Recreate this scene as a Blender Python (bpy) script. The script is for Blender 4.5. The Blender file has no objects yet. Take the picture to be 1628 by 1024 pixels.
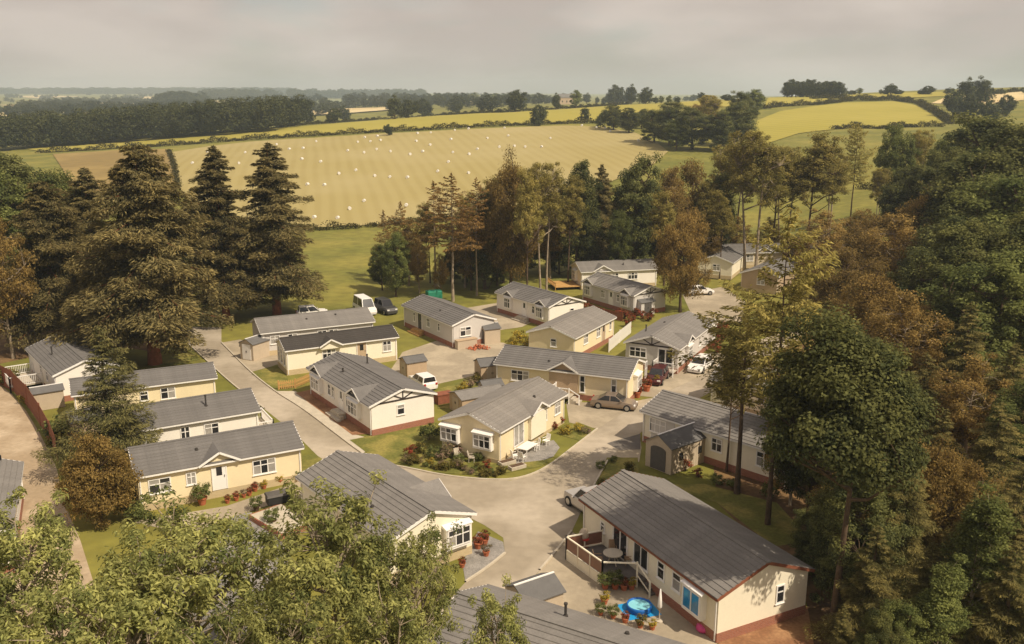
import bpy, math, random
import numpy as np
from mathutils import Vector, Matrix
from mathutils.geometry import delaunay_2d_cdt
R = math.radians
SC = bpy.context.scene
COL = SC.collection
random.seed(7)

# ------------------------------------------------------------------ camera
F, HY, CH = 1450.0, 160.0, 28.0            # focal length in photo pixels, horizon row, drone height
TH = math.atan((512 - HY) / F)
cam_d = bpy.data.cameras.new('drone_camera'); cam = bpy.data.objects.new('drone_camera', cam_d); COL.objects.link(cam)
cam_d.sensor_width = 36; cam_d.lens = F / 1628 * 36; cam_d.clip_start = .5; cam_d.clip_end = 30000
cam.location = (0, 0, CH); cam.rotation_euler = (math.pi / 2 - TH, 0, 0)
SC.camera = cam

# ------------------------------------------------------------------ sky, sun, exposure
SUN_EL, SUN_AZ = R(50), math.atan2(.79, -.61)        # sun from the right, a little behind the drone
sdir = Vector((math.sin(SUN_AZ) * math.cos(SUN_EL), math.cos(SUN_AZ) * math.cos(SUN_EL), math.sin(SUN_EL)))
w = bpy.data.worlds.new('World'); SC.world = w; w.use_nodes = True
nt = w.node_tree; nt.nodes.clear()
def N(t, **k):
    n = nt.nodes.new(t)
    for a, b in k.items(): setattr(n, a, b)
    return n
out = N('ShaderNodeOutputWorld')
sky = N('ShaderNodeTexSky'); sky.sky_type = 'NISHITA'; sky.sun_disc = False; sky.sun_elevation = SUN_EL; sky.sun_rotation = SUN_AZ
sky.air_density = 1.2; sky.dust_density = 2.0
bg1 = N('ShaderNodeBackground'); bg1.inputs[1].default_value = .07; nt.links.new(sky.outputs[0], bg1.inputs[0])
tc = N('ShaderNodeTexCoord')
n1 = N('ShaderNodeTexNoise'); n1.inputs['Scale'].default_value = 3.2; n1.inputs['Detail'].default_value = 6; n1.inputs['Roughness'].default_value = .5; n1.inputs['Distortion'].default_value = .3
mp1 = N('ShaderNodeMapping'); mp1.inputs['Location'].default_value = (.9, .4, .15); mp1.inputs['Scale'].default_value = (1, 1, 3.2); nt.links.new(tc.outputs['Generated'], mp1.inputs[0]); nt.links.new(mp1.outputs[0], n1.inputs['Vector'])
r1 = N('ShaderNodeValToRGB'); r1.color_ramp.elements[0].position = .34; r1.color_ramp.elements[1].position = .50
nt.links.new(n1.outputs[0], r1.inputs[0])
n2 = N('ShaderNodeTexNoise'); n2.inputs['Scale'].default_value = 4.6; n2.inputs['Detail'].default_value = 7; n2.inputs['Roughness'].default_value = .5
nt.links.new(mp1.outputs[0], n2.inputs['Vector'])
r2 = N('ShaderNodeValToRGB'); r2.color_ramp.elements[0].position = .39; r2.color_ramp.elements[1].position = .61
r2.color_ramp.elements[0].color = (.345, .288, .258, 1); r2.color_ramp.elements[1].color = (.445, .378, .335, 1)
nt.links.new(n2.outputs[0], r2.inputs[0])
bg2 = N('ShaderNodeBackground'); nt.links.new(r2.outputs[0], bg2.inputs[0]); bg2.inputs[1].default_value = 1.0
rm = N('ShaderNodeMapRange'); nt.links.new(r1.outputs[0], rm.inputs[0]); rm.inputs[3].default_value = .35; rm.inputs[4].default_value = 1.0
ms = N('ShaderNodeMixShader'); nt.links.new(rm.outputs[0], ms.inputs[0]); nt.links.new(bg1.outputs[0], ms.inputs[1]); nt.links.new(bg2.outputs[0], ms.inputs[2])
nt.links.new(ms.outputs[0], out.inputs[0])
sun_d = bpy.data.lights.new('sun', 'SUN'); sun = bpy.data.objects.new('sun', sun_d); COL.objects.link(sun)
sun_d.energy = 3.25; sun_d.angle = R(.55); sun_d.color = (1, .87, .69)
sun.rotation_euler = sdir.to_track_quat('Z', 'Y').to_euler(); sun.location = (60, -30, 80)
SC.view_settings.view_transform = 'Standard'; SC.view_settings.look = 'None'; SC.view_settings.gamma = 1; SC.view_settings.exposure = .6
try:
    SC.cycles.use_denoising = True; SC.cycles.max_bounces = 6; SC.cycles.transparent_max_bounces = 8; SC.cycles.volume_bounces = 1
    SC.cycles.diffuse_bounces = 3; SC.cycles.caustics_reflective = False; SC.cycles.caustics_refractive = False
except Exception: pass

# ------------------------------------------------------------------ pixel <-> ground helpers
CT, ST = math.cos(TH), math.sin(TH)
def ray(x, y):
    u, v = (x - 814) / F, (y - 512) / F
    return u, CT - v * ST, -(ST + v * CT)
def at(x, y, z=0.0):
    d = ray(x, y); t = (z - CH) / d[2]
    return Vector((d[0] * t, d[1] * t, z))
def zrow(row, Y):
    d = ray(814, row); return CH + d[2] * Y / d[1]

# terrain heights read as image rows at distances (flat site, valley, hay hill, far country)
YK = [140, 210, 300, 400, 480, 560, 650, 800, 1000, 1600, 2600, 4500, 9000]
ROWS = {
 -400: [None, None, 275, 246, 234, 228, 224, 200, 186, 171, 160, 149, 146],
 0:    [None, None, 272, 245, 232, 226, 222, 198, 184, 170, 160, 149, 143],
 250:  [None, None, 268, 236, 216, 212, 214, 196, 183, 169, 159, 148, 143],
 400:  [None, None, 266, 223, 204, 205, 207, 194, 182, 168, 158, 148, 143],
 600:  [None, None, 264, 212, 192, 190, 192, 188, 178, 157, 160, 152, 144],
 800:  [None, None, 262, 203, 182, 178, 178, 172, 168, 163, 157, 150, 146],
 1050: [None, None, 250, 203, 175, 166, 164, 164, 163, 161, 157, 152, 148],
 1200: [None, None, 243, 206, 178, 160, 155, 156, 160, 160, 158, 152, 150],
 1450: [None, 312, 238, 203, 178, 160, 146, 143, 150, 160, 160, 160, 160],
 1628: [None, 300, 225, 195, 172, 156, 140, 137, 145, 160, 160, 160, 160],
 2100: [None, 295, 215, 185, 165, 150, 136, 132, 140, 160, 160, 160, 160]}
CX = np.array(sorted(ROWS)); LY = np.linspace(math.log(60), math.log(9500), 420)
TB = np.zeros((len(CX), len(LY)))
for i, c in enumerate(CX):
    zs = [0 if r is None else zrow(r, Y) for r, Y in zip(ROWS[c], YK)]
    if ROWS[c][1] is None: zs[1] = -1.0
    ys = np.array([1, 132] + YK[1:]); zz = np.array([0, 0] + zs[1:])
    TB[i] = np.interp(np.exp(LY), ys, zz)
k = np.hanning(23); k /= k.sum()
pad = 11
for i in range(len(CX)):
    a = np.concatenate([np.full(pad, TB[i, 0]), TB[i], np.full(pad, TB[i, -1])]); TB[i] = np.convolve(a, k, 'valid')
XF = np.linspace(-400, 2100, 126)
TB = np.array([np.interp(XF, CX, TB[:, j]) for j in range(len(LY))]).T
k2 = np.hanning(13); k2 /= k2.sum()
for j in range(TB.shape[1]):
    a = np.concatenate([np.full(6, TB[0, j]), TB[:, j], np.full(6, TB[-1, j])]); TB[:, j] = np.convolve(a, k2, 'valid')
def hgt(X, Y):
    X = np.asarray(X, float); Y = np.asarray(Y, float)
    Yc = np.maximum(Y, 61)
    px = np.clip(814 + F * X / (Yc * CT + 6.6), -400, 2099.9)
    fi = (px + 400) / 20; i = np.floor(fi).astype(int); i = np.clip(i, 0, len(XF) - 2); fi = fi - i
    fj = np.clip((np.log(Yc) - LY[0]) / (LY[1] - LY[0]), 0, len(LY) - 1.001); j = np.floor(fj).astype(int); fj = fj - j
    z = (TB[i, j] * (1 - fi) + TB[i + 1, j] * fi) * (1 - fj) + (TB[i, j + 1] * (1 - fi) + TB[i + 1, j + 1] * fi) * fj
    return np.where(Y < 120, 0.0, z)
def hz(X, Y): return float(hgt(X, Y))
TT_ = 40 * 1.004 ** np.arange(1360)
def gnd(x, y):
    """first point of the terrain seen at a photo pixel"""
    d = ray(x, y); X, Y, Z = d[0] * TT_, d[1] * TT_, CH + d[2] * TT_
    b = np.nonzero(Z <= hgt(X, Y))[0]; k = b[0] if len(b) else len(TT_) - 1
    return Vector((X[k], Y[k], hz(X[k], Y[k])))
def colx(x, Y, z=0.0):
    """X of photo column x at distance Y and height z"""
    return (x - 814) / F * (Y * CT - (z - CH) * ST)

# ------------------------------------------------------------------ mesh helpers
def tag(o, label=None, cat=None, group=None, kind=None):
    if label: o['label'] = label
    if cat: o['category'] = cat
    if group: o['group'] = group
    if kind: o['kind'] = kind
    return o
def empty(name, loc=(0, 0, 0), rz=0, label=None, cat=None, group=None):
    o = bpy.data.objects.new(name, None); COL.objects.link(o); o.location = loc; o.rotation_euler = (0, 0, rz); o.empty_display_size = .3
    return tag(o, label, cat, group)
class MB:
    def __init__(s): s.v = []; s.f = []
    def add(s, vs, fs):
        b = len(s.v); s.v += [tuple(p) for p in vs]; s.f += [tuple(i + b for i in f) for f in fs]; return s
    def hexa(s, p):           # 8 points: bottom ring 4 (ccw from above), top ring 4
        return s.add(p, [(3, 2, 1, 0), (4, 5, 6, 7), (0, 1, 5, 4), (1, 2, 6, 5), (2, 3, 7, 6), (3, 0, 4, 7)])
    def box(s, x0, x1, y0, y1, z0, z1):
        return s.hexa([(x0, y0, z0), (x1, y0, z0), (x1, y1, z0), (x0, y1, z0), (x0, y0, z1), (x1, y0, z1), (x1, y1, z1), (x0, y1, z1)])
    def fbox(s, fr, u0, u1, z0, z1, d0, d1):   # box in a wall frame (origin, tangent, normal)
        o, t, n = fr
        P = lambda u, d, z: (o[0] + t[0] * u + n[0] * d, o[1] + t[1] * u + n[1] * d, z)
        return s.hexa([P(u0, d1, z0), P(u1, d1, z0), P(u1, d0, z0), P(u0, d0, z0), P(u0, d1, z1), P(u1, d1, z1), P(u1, d0, z1), P(u0, d0, z1)])
    def beam(s, a, b, w, h):   # bar from a to b, section w x h
        a, b = Vector(a), Vector(b); d = (b - a).normalized()
        up = Vector((0, 0, 1)) if abs(d.z) < .95 else Vector((0, 1, 0))
        sd = d.cross(up).normalized() * w / 2; u = sd.cross(d).normalized() * h / 2
        return s.hexa([a - sd - u, a + sd - u, b + sd - u, b - sd - u, a - sd + u, a + sd + u, b + sd + u, b - sd + u])
    def lathe(s, prof, n=16, c=(0, 0), cap=True):
        b = len(s.v)
        for r, z in prof:
            for i in range(n):
                a = 2 * math.pi * i / n; s.v.append((c[0] + r * math.cos(a), c[1] + r * math.sin(a), z))
        for j in range(len(prof) - 1):
            for i in range(n):
                k = (i + 1) % n; s.f.append((b + j * n + i, b + j * n + k, b + (j + 1) * n + k, b + (j + 1) * n + i))
        if cap:
            s.f.append(tuple(b + i for i in reversed(range(n)))); s.f.append(tuple(b + (len(prof) - 1) * n + i for i in range(n)))
        return s
    def tube(s, pts, rad, n=6):
        pts = [Vector(p) for p in pts]; b = len(s.v)
        for i, p in enumerate(pts):
            d = (pts[min(i + 1, len(pts) - 1)] - pts[max(i - 1, 0)]).normalized()
            q = Vector((1, 0, 0)) if abs(d.x) < .8 else Vector((0, 1, 0))
            e1 = d.cross(q).normalized(); e2 = d.cross(e1)
            for k in range(n):
                a = 2 * math.pi * k / n; s.v.append(tuple(p + (e1 * math.cos(a) + e2 * math.sin(a)) * rad[i]))
        for i in range(len(pts) - 1):
            for k in range(n):
                m = (k + 1) % n; s.f.append((b + i * n + k, b + i * n + m, b + (i + 1) * n + m, b + (i + 1) * n + k))
        s.f.append(tuple(b + (len(pts) - 1) * n + i for i in range(n)))
        return s
    def mesh(s, name, mat, smooth=False):
        me = bpy.data.meshes.new(name); me.from_pydata(s.v, [], s.f); me.update()
        if mat: me.materials.append(mat)
        if smooth: me.shade_smooth()
        return me
    def build(s, name, mat, parent=None, smooth=False, bevel=0):
        o = bpy.data.objects.new(name, s.mesh(name, mat, smooth)); COL.objects.link(o)
        if parent: o.parent = parent
        if bevel:
            m = o.modifiers.new('bevel', 'BEVEL'); m.width = bevel; m.segments = 2; m.limit_method = 'ANGLE'
        return o
def npmesh(name, V, Q, mat, attr=None):
    """fast mesh from numpy: V (n,3), Q (m,4) quads; attr: per-vertex tint"""
    me = bpy.data.meshes.new(name); n, m = len(V), len(Q)
    me.vertices.add(n); me.vertices.foreach_set('co', np.ascontiguousarray(V, np.float32).ravel())
    me.loops.add(m * 4); me.loops.foreach_set('vertex_index', np.ascontiguousarray(Q, np.int32).ravel())
    me.polygons.add(m); me.polygons.foreach_set('loop_start', np.arange(0, m * 4, 4, dtype=np.int32)); me.polygons.foreach_set('loop_total', np.full(m, 4, np.int32))
    if attr is not None:
        a = me.attributes.new('tint', 'FLOAT', 'POINT'); a.data.foreach_set('value', np.ascontiguousarray(attr, np.float32))
    me.update(calc_edges=True); me.validate()
    if mat: me.materials.append(mat)
    return me
def copy_tree(o, parent=None):
    c = o.copy(); COL.objects.link(c); c.parent = parent
    for ch in o.children: copy_tree(ch, c)
    return c

# ------------------------------------------------------------------ materials
MATS = {}
def pm(name, c, rough=.8, var=.12, scale=3.0, bump=0.0, bscale=None, spec=.3, c2=None, metal=0, fac2=(.45, .62), obj=True, det=5):
    m = bpy.data.materials.new(name); m.use_nodes = True; t = m.node_tree; b = t.nodes['Principled BSDF']
    b.inputs['Roughness'].default_value = rough; b.inputs['Specular IOR Level'].default_value = spec; b.inputs['Metallic'].default_value = metal
    co = t.nodes.new('ShaderNodeTexCoord')
    n = t.nodes.new('ShaderNodeTexNoise'); n.inputs['Scale'].default_value = scale; n.inputs['Detail'].default_value = det
    t.links.new(co.outputs['Object'], n.inputs['Vector'])
    rp = t.nodes.new('ShaderNodeValToRGB')
    if c2 is None:
        lo = tuple(x * (1 - var) for x in c) + (1,); hi = tuple(min(1, x * (1 + var)) for x in c) + (1,); rp.color_ramp.elements[0].position = .3; rp.color_ramp.elements[1].position = .7
    else: lo, hi = tuple(c) + (1,), tuple(c2) + (1,); rp.color_ramp.elements[0].position, rp.color_ramp.elements[1].position = fac2
    rp.color_ramp.elements[0].color = lo; rp.color_ramp.elements[1].color = hi
    t.links.new(n.outputs[0], rp.inputs[0]); src = rp.outputs[0]
    nf = t.nodes.new('ShaderNodeTexNoise'); nf.inputs['Scale'].default_value = scale * 9; nf.inputs['Detail'].default_value = 4; t.links.new(co.outputs['Object'], nf.inputs['Vector'])
    mxr = t.nodes.new('ShaderNodeMapRange'); t.links.new(nf.outputs[0], mxr.inputs[0]); mxr.inputs[1].default_value = .25; mxr.inputs[2].default_value = .75; mxr.inputs[3].default_value = 1 - var; mxr.inputs[4].default_value = 1 + var
    vm = t.nodes.new('ShaderNodeVectorMath'); vm.operation = 'SCALE'; t.links.new(src, vm.inputs[0]); t.links.new(mxr.outputs[0], vm.inputs['Scale'])
    t.links.new(vm.outputs[0], b.inputs['Base Color'])
    if bump:
        bn = t.nodes.new('ShaderNodeTexNoise'); bn.inputs['Scale'].default_value = bscale or scale * 6; bn.inputs['Detail'].default_value = 4
        t.links.new(co.outputs['Object'], bn.inputs['Vector']); bp = t.nodes.new('ShaderNodeBump'); bp.inputs['Strength'].default_value = bump; bp.inputs['Distance'].default_value = .05
        t.links.new(bn.outputs[0], bp.inputs['Height']); t.links.new(bp.outputs[0], b.inputs['Normal'])
    MATS[name] = m; return m
def glass(name, c, rough=.06):
    m = pm(name, c, rough, .15, 1.5, spec=.6); return m
def brick_mat(name, c1, c2, mortar):
    m = bpy.data.materials.new(name); m.use_nodes = True; t = m.node_tree; b = t.nodes['Principled BSDF']; b.inputs['Roughness'].default_value = .9
    co = t.nodes.new('ShaderNodeTexCoord'); mp = t.nodes.new('ShaderNodeMapping'); mp.inputs['Rotation'].default_value = (R(90), 0, 0)
    sx = t.nodes.new('ShaderNodeSeparateXYZ'); t.links.new(co.outputs['Object'], sx.inputs[0])
    aa = t.nodes.new('ShaderNodeMath'); aa.operation = 'ADD'; t.links.new(sx.outputs[0], aa.inputs[0]); t.links.new(sx.outputs[1], aa.inputs[1])
    cb = t.nodes.new('ShaderNodeCombineXYZ'); t.links.new(aa.outputs[0], cb.inputs[0]); t.links.new(sx.outputs[2], cb.inputs[1])
    br = t.nodes.new('ShaderNodeTexBrick'); br.inputs['Scale'].default_value = 1; br.inputs['Brick Width'].default_value = .225; br.inputs['Row Height'].default_value = .075; br.inputs['Mortar Size'].default_value = .008
    br.inputs['Color1'].default_value = (*c1, 1); br.inputs['Color2'].default_value = (*c2, 1); br.inputs['Mortar'].default_value = (*mortar, 1)
    t.links.new(cb.outputs[0], br.inputs['Vector']); t.links.new(br.outputs[0], b.inputs['Base Color']); MATS[name] = m; return m
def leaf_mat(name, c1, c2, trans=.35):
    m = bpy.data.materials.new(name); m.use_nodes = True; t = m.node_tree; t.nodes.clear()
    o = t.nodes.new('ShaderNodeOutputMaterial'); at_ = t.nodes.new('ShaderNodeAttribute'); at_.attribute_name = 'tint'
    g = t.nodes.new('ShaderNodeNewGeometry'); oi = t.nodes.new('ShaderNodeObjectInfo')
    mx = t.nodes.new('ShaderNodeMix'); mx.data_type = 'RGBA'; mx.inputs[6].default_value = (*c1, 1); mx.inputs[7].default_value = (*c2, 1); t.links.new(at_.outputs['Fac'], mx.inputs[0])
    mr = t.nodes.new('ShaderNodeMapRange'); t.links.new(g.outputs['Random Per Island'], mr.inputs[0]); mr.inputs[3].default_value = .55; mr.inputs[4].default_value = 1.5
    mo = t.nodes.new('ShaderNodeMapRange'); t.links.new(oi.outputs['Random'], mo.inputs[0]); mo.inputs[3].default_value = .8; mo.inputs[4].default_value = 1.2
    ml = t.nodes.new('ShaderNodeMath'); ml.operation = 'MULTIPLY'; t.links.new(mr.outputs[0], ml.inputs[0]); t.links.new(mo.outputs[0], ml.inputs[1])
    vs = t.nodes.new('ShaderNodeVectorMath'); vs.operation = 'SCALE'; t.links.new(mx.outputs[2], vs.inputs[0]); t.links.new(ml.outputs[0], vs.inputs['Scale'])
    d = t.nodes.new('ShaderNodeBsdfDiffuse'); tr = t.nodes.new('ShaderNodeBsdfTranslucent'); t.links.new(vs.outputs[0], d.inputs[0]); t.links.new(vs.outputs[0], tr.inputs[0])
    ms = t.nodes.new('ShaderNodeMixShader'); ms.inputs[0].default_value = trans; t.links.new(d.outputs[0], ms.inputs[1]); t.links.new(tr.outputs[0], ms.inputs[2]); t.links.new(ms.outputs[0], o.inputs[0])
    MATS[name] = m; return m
M = MATS
def per_object(name, amt):
    t = M[name].node_tree; b = t.nodes['Principled BSDF']; l = b.inputs['Base Color'].links[0]; src = l.from_socket
    oi = t.nodes.new('ShaderNodeObjectInfo'); mr = t.nodes.new('ShaderNodeMapRange'); t.links.new(oi.outputs['Random'], mr.inputs[0]); mr.inputs[3].default_value = 1 - amt; mr.inputs[4].default_value = 1 + amt
    v = t.nodes.new('ShaderNodeVectorMath'); v.operation = 'SCALE'; t.links.new(src, v.inputs[0]); t.links.new(mr.outputs[0], v.inputs['Scale']); t.links.new(v.outputs[0], b.inputs['Base Color'])
pm('grass', (.13, .135, .022), .95, .25, .06, c2=(.235, .205, .04), fac2=(.32, .66), det=10)
pm('lawn', (.14, .14, .028), .95, .25, .5, c2=(.26, .22, .055), bump=.5, bscale=20, det=8)
pm('road', (.32, .268, .195), .9, .10, .16, c2=(.44, .375, .285), bump=.15, bscale=30, det=9)
pm('drive', (.33, .275, .195), .9, .10, .3, c2=(.43, .36, .255), bump=.2, bscale=12, det=8)
pm('darktar', (.13, .115, .10), .9, .10, .5, c2=(.17, .15, .125))
pm('gravel', (.27, .25, .225), .95, .25, 1.2, bump=.6, bscale=25)
pm('dirt', (.26, .13, .065), .95, .25, .6, c2=(.36, .2, .10))
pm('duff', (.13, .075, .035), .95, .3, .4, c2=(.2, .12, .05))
pm('kerb', (.50, .44, .34), .9, .1, 1.5)
pm('cream', (.80, .68, .44), .8, .03, .6, bump=.12, bscale=60)
pm('palecream', (.84, .77, .60), .8, .03, .6, bump=.12, bscale=60)
pm('white_wall', (.84, .79, .70), .8, .03, .6, bump=.12, bscale=60)
pm('grey_wall', (.60, .565, .52), .8, .03, .6, bump=.12, bscale=60)
pm('beige_wall', (.62, .52, .36), .8, .04, .6, bump=.12, bscale=60)
pm('tan', (.46, .34, .22), .85, .06, .8)
pm('upvc', (.85, .82, .77), .35, .02, 2, spec=.5)
pm('roof_grey', (.195, .18, .163), .8, .13, .9, spec=.3, det=9)
pm('roof_slate', (.15, .14, .13), .8, .13, .9, spec=.3, det=9)
pm('roof_dark', (.055, .048, .042), .85, .10, .8)
pm('roof_taupe', (.215, .195, .172), .8, .13, .9, spec=.3, det=9)
for q_ in ('roof_grey', 'roof_slate', 'roof_dark', 'roof_taupe'): per_object(q_, .06)
pm('timber_dark', (.05, .038, .032), .8, .15, 4)
pm('timber_new', (.50, .29, .10), .8, .2, 3)
pm('timber_red', (.24, .085, .045), .85, .2, 3)
pm('wood', (.33, .215, .12), .85, .25, 3)
pm('deck', (.12, .105, .095), .85, .2, 2)
pm('shed', (.50, .41, .30), .8, .06, 1)
pm('shed_door', (.10, .09, .08), .7, .1, 3)
pm('shed_roof', (.13, .125, .12), .8, .1, 2)
pm('screen', (.20, .09, .055), .4, .1, 2, spec=.5)
pm('terracotta', (.42, .13, .06), .85, .15, 6)
pm('soil', (.10, .06, .035), .95, .2, 8)
pm('black', (.02, .02, .02), .6, .1, 4)
pm('tyre', (.018, .018, .018), .85, .1, 8)
pm('rim', (.45, .44, .42), .35, .05, 8, metal=.8)
pm('blue', (.02, .30, .62), .5, .05, 2)
pm('blue_dark', (.01, .12, .42), .5, .05, 2)
pm('water', (.25, .62, .70), .08, .05, 2, spec=.5)
pm('teal', (.02, .42, .36), .7, .05, 3)
pm('red', (.42, .03, .025), .6, .1, 3)
pm('pink', (.65, .08, .25), .6, .1, 3)
pm('green_paint', (.02, .20, .12), .6, .05, 2)
pm('bale', (.74, .71, .64), .4, .04, 3, spec=.5)
pm('stone', (.48, .42, .33), .9, .15, 3)
pm('bark', (.10, .065, .04), .95, .3, 2, bump=.6, bscale=12)
pm('bark_red', (.28, .095, .045), .95, .3, 2, bump=.6, bscale=8)
pm('bark_pale', (.30, .24, .17), .95, .25, 2, bump=.4, bscale=12)
glass('pane_dark', (.025, .025, .027)); glass('pane_curtain', (.33, .31, .28), .12); glass('pane_blue', (.03, .20, .40), .08)
brick_mat('brick', (.36, .12, .06), (.28, .085, .045), (.33, .25, .19)); brick_mat('brick_buff', (.55, .43, .24), (.48, .36, .19), (.5, .42, .3))
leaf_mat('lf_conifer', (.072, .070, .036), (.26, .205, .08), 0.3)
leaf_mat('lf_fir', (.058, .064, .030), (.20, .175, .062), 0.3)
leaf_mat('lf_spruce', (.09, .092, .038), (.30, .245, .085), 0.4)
leaf_mat('lf_larch', (.22, .135, .05), (.34, .21, .07), 0.45)
leaf_mat('lf_oak', (.075, .088, .038), (.185, .185, .062), 0.45)
leaf_mat('lf_green', (.10, .122, .043), (.235, .25, .078), 0.5)
leaf_mat('lf_ash', (.22, .195, .058), (.40, .33, .105), 0.5)
leaf_mat('lf_gold', (.21, .15, .05), (.38, .26, .085), 0.5)
leaf_mat('lf_rust', (.19, .135, .05), (.32, .225, .075), 0.5)
leaf_mat('lf_fore', (.14, .16, .055), (.42, .41, .14), 0.5)
leaf_mat('lf_far', (.040, .050, .026), (.09, .095, .038), 0.3)
leaf_mat('lf_hedge', (0.048, 0.045, 0.014), (0.084, 0.070, 0.021), .3)
leaf_mat('lf_shrub', (.070, .070, .018), (.19, .15, .04), .35)
leaf_mat('fl_red', (.09, .08, .025), (.30, .06, .035), .3); leaf_mat('fl_pink', (.12, .12, .035), (.34, .22, .17), .3); leaf_mat('fl_yellow', (.16, .14, .03), (.50, .36, .05), .3)

# ================================================================== SETTING
def terrain():
    nq, ny = 150, 300
    Yv = np.exp(np.linspace(math.log(20), math.log(5660), ny)) - 60
    q = np.linspace(-1.35, 1.35, nq)
    YY, QQ = np.meshgrid(Yv, q, indexing='ij'); XX = QQ * (YY + 75)
    V = np.stack([XX, YY, hgt(XX, YY)], -1).reshape(-1, 3)
    i, j = np.meshgrid(np.arange(ny - 1), np.arange(nq - 1), indexing='ij'); a = (i * nq + j).ravel()
    Q = np.stack([a, a + 1, a + nq + 1, a + nq], 1)
    me = npmesh('ground', V, Q, M['grass']); me.shade_smooth()
    o = bpy.data.objects.new('ground', me); COL.objects.link(o); tag(o, kind='structure')
terrain()
def sheet(name, pts, mat, off=.02, px=True, far=False, kind='structure', step=None, label=None, smooth=False):
    """sheet lying on the terrain inside an outline given as photo pixels"""
    P = [gnd(*p) if far else at(*p) for p in pts] if px else [Vector((p[0], p[1], 0)) for p in pts]
    P2 = [Vector((p.x, p.y)) for p in P]
    if smooth: 
        for _ in range(2):
            q = []
            for i in range(len(P2)):
                a, b = P2[i], P2[(i + 1) % len(P2)]; q += [a * .75 + b * .25, a * .25 + b * .75]
            P2 = q
    n = len(P2); pl = []; 
    for i in range(n):
        a, b = P2[i], P2[(i + 1) % n]; s = step or 1e9
        k = max(1, int((b - a).length / s)); pl += [a + (b - a) * (t / k) for t in range(k)]
    n = len(pl); inner = []
    if step:
        xs = [p.x for p in pl]; ys = [p.y for p in pl]; y = min(ys)
        while y < max(ys):
            x = min(xs)
            while x < max(xs): inner.append(Vector((x, y))); x += step
            y += step
    v, e, f, *_ = delaunay_2d_cdt(pl + inner, [(i, (i + 1) % n) for i in range(n)], [list(range(n))], 1, 1e-4)
    mb = MB(); mb.v = [(p.x, p.y, hz(p.x, p.y) + off) for p in v]; mb.f = [tuple(t) if (Vector(v[t[1]]) - Vector(v[t[0]])).cross(Vector(v[t[2]]) - Vector(v[t[0]])) > 0 else tuple(reversed(t)) for t in f]
    o = mb.build(name, mat); tag(o, label, kind=kind); return o
def stripe_mat(name, c1, c2, ang, scale, c3):
    m = bpy.data.materials.new(name); m.use_nodes = True; t = m.node_tree; b = t.nodes['Principled BSDF']; b.inputs['Roughness'].default_value = .95; b.inputs['Specular IOR Level'].default_value = .1
    co = t.nodes.new('ShaderNodeTexCoord'); mp = t.nodes.new('ShaderNodeMapping'); mp.inputs['Rotation'].default_value = (0, 0, ang); t.links.new(co.outputs['Object'], mp.inputs[0])
    wv = t.nodes.new('ShaderNodeTexWave'); wv.inputs['Scale'].default_value = scale; wv.inputs['Distortion'].default_value = 2.2; wv.inputs['Detail'].default_value = 3; wv.inputs['Detail Scale'].default_value = .25; t.links.new(mp.outputs[0], wv.inputs[0])
    n = t.nodes.new('ShaderNodeTexNoise'); n.inputs['Scale'].default_value = .03; n.inputs['Detail'].default_value = 7; t.links.new(co.outputs['Object'], n.inputs[0])
    rp = t.nodes.new('ShaderNodeValToRGB'); rp.color_ramp.elements[0].color = (*c1, 1); rp.color_ramp.elements[1].color = (*c2, 1); rp.color_ramp.elements[0].position = .1; rp.color_ramp.elements[1].position = .75; t.links.new(wv.outputs[0], rp.inputs[0])
    mx = t.nodes.new('ShaderNodeMix'); mx.data_type = 'RGBA'; t.links.new(rp.outputs[0], mx.inputs[6]); mx.inputs[7].default_value = (*c3, 1)
    mr = t.nodes.new('ShaderNodeMapRange'); t.links.new(n.outputs[0], mr.inputs[0]); mr.inputs[1].default_value = .42; mr.inputs[2].default_value = .7; mr.inputs[4].default_value = .6; t.links.new(mr.outputs[0], mx.inputs[0]); t.links.new(mx.outputs[2], b.inputs[0]); M[name] = m; return m
stripe_mat('stubble', (.328, .265, .104), (.352, .288, .118), R(-12), .085, (.40, .333, .165))
stripe_mat('crop', (.30, .262, .05), (.345, .295, .06), R(60), .05, (.39, .33, .08))
pm('field_brown', (.235, .165, .055), .95, .15, .03, c2=(.31, .22, .075)); pm('field_tan', (.56, .43, .21), .95, .1, .01, c2=(.62, .5, .27)); pm('field_green', (.20, .20, .06), .95, .1, .01, c2=(.27, .25, .08)); pm('field_lime', (.34, .29, .05), .95, .08, .02, c2=(.42, .35, .07))
pm('field_blue', (.22, .25, .14), .95, .1, .01, c2=(.28, .29, .16))
sheet('hay_field', [(272, 243), (330, 234), (400, 226), (500, 220), (600, 214), (700, 209), (800, 204), (900, 201), (960, 203), (1010, 212), (1045, 228), (1062, 242), (1040, 262), (960, 295), (860, 325), (740, 346), (640, 356), (570, 361), (485, 364), (400, 352), (310, 330), (285, 300), (277, 262)], M['stubble'], .25, far=True, step=14)
sheet('barley_field', [(42, 238), (120, 229), (250, 217), (400, 207), (500, 200), (600, 192), (700, 184), (800, 180), (900, 174), (980, 168), (1055, 165), (1045, 182), (985, 190), (930, 194), (800, 199), (700, 204), (600, 209), (500, 215), (400, 220), (300, 228), (200, 235), (75, 243)], M['crop'], .25, far=True, step=14)
sheet('ploughed_field', [(84, 246), (200, 239), (265, 238), (272, 262), (280, 296), (262, 330), (180, 320), (110, 296)], M['field_brown'], .25, far=True, step=14)
sheet('hill_field', [(1185, 212), (1205, 192), (1240, 178), (1290, 170), (1345, 164), (1420, 162), (1455, 168), (1480, 182), (1500, 196), (1470, 201), (1400, 204), (1330, 206), (1270, 213), (1200, 236)], M['crop'], .25, far=True, step=14)
sheet('crest_field', [(1215, 172), (1222, 156), (1290, 155), (1330, 159), (1280, 166)], M['field_lime'], .3, far=True, step=16)
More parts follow.
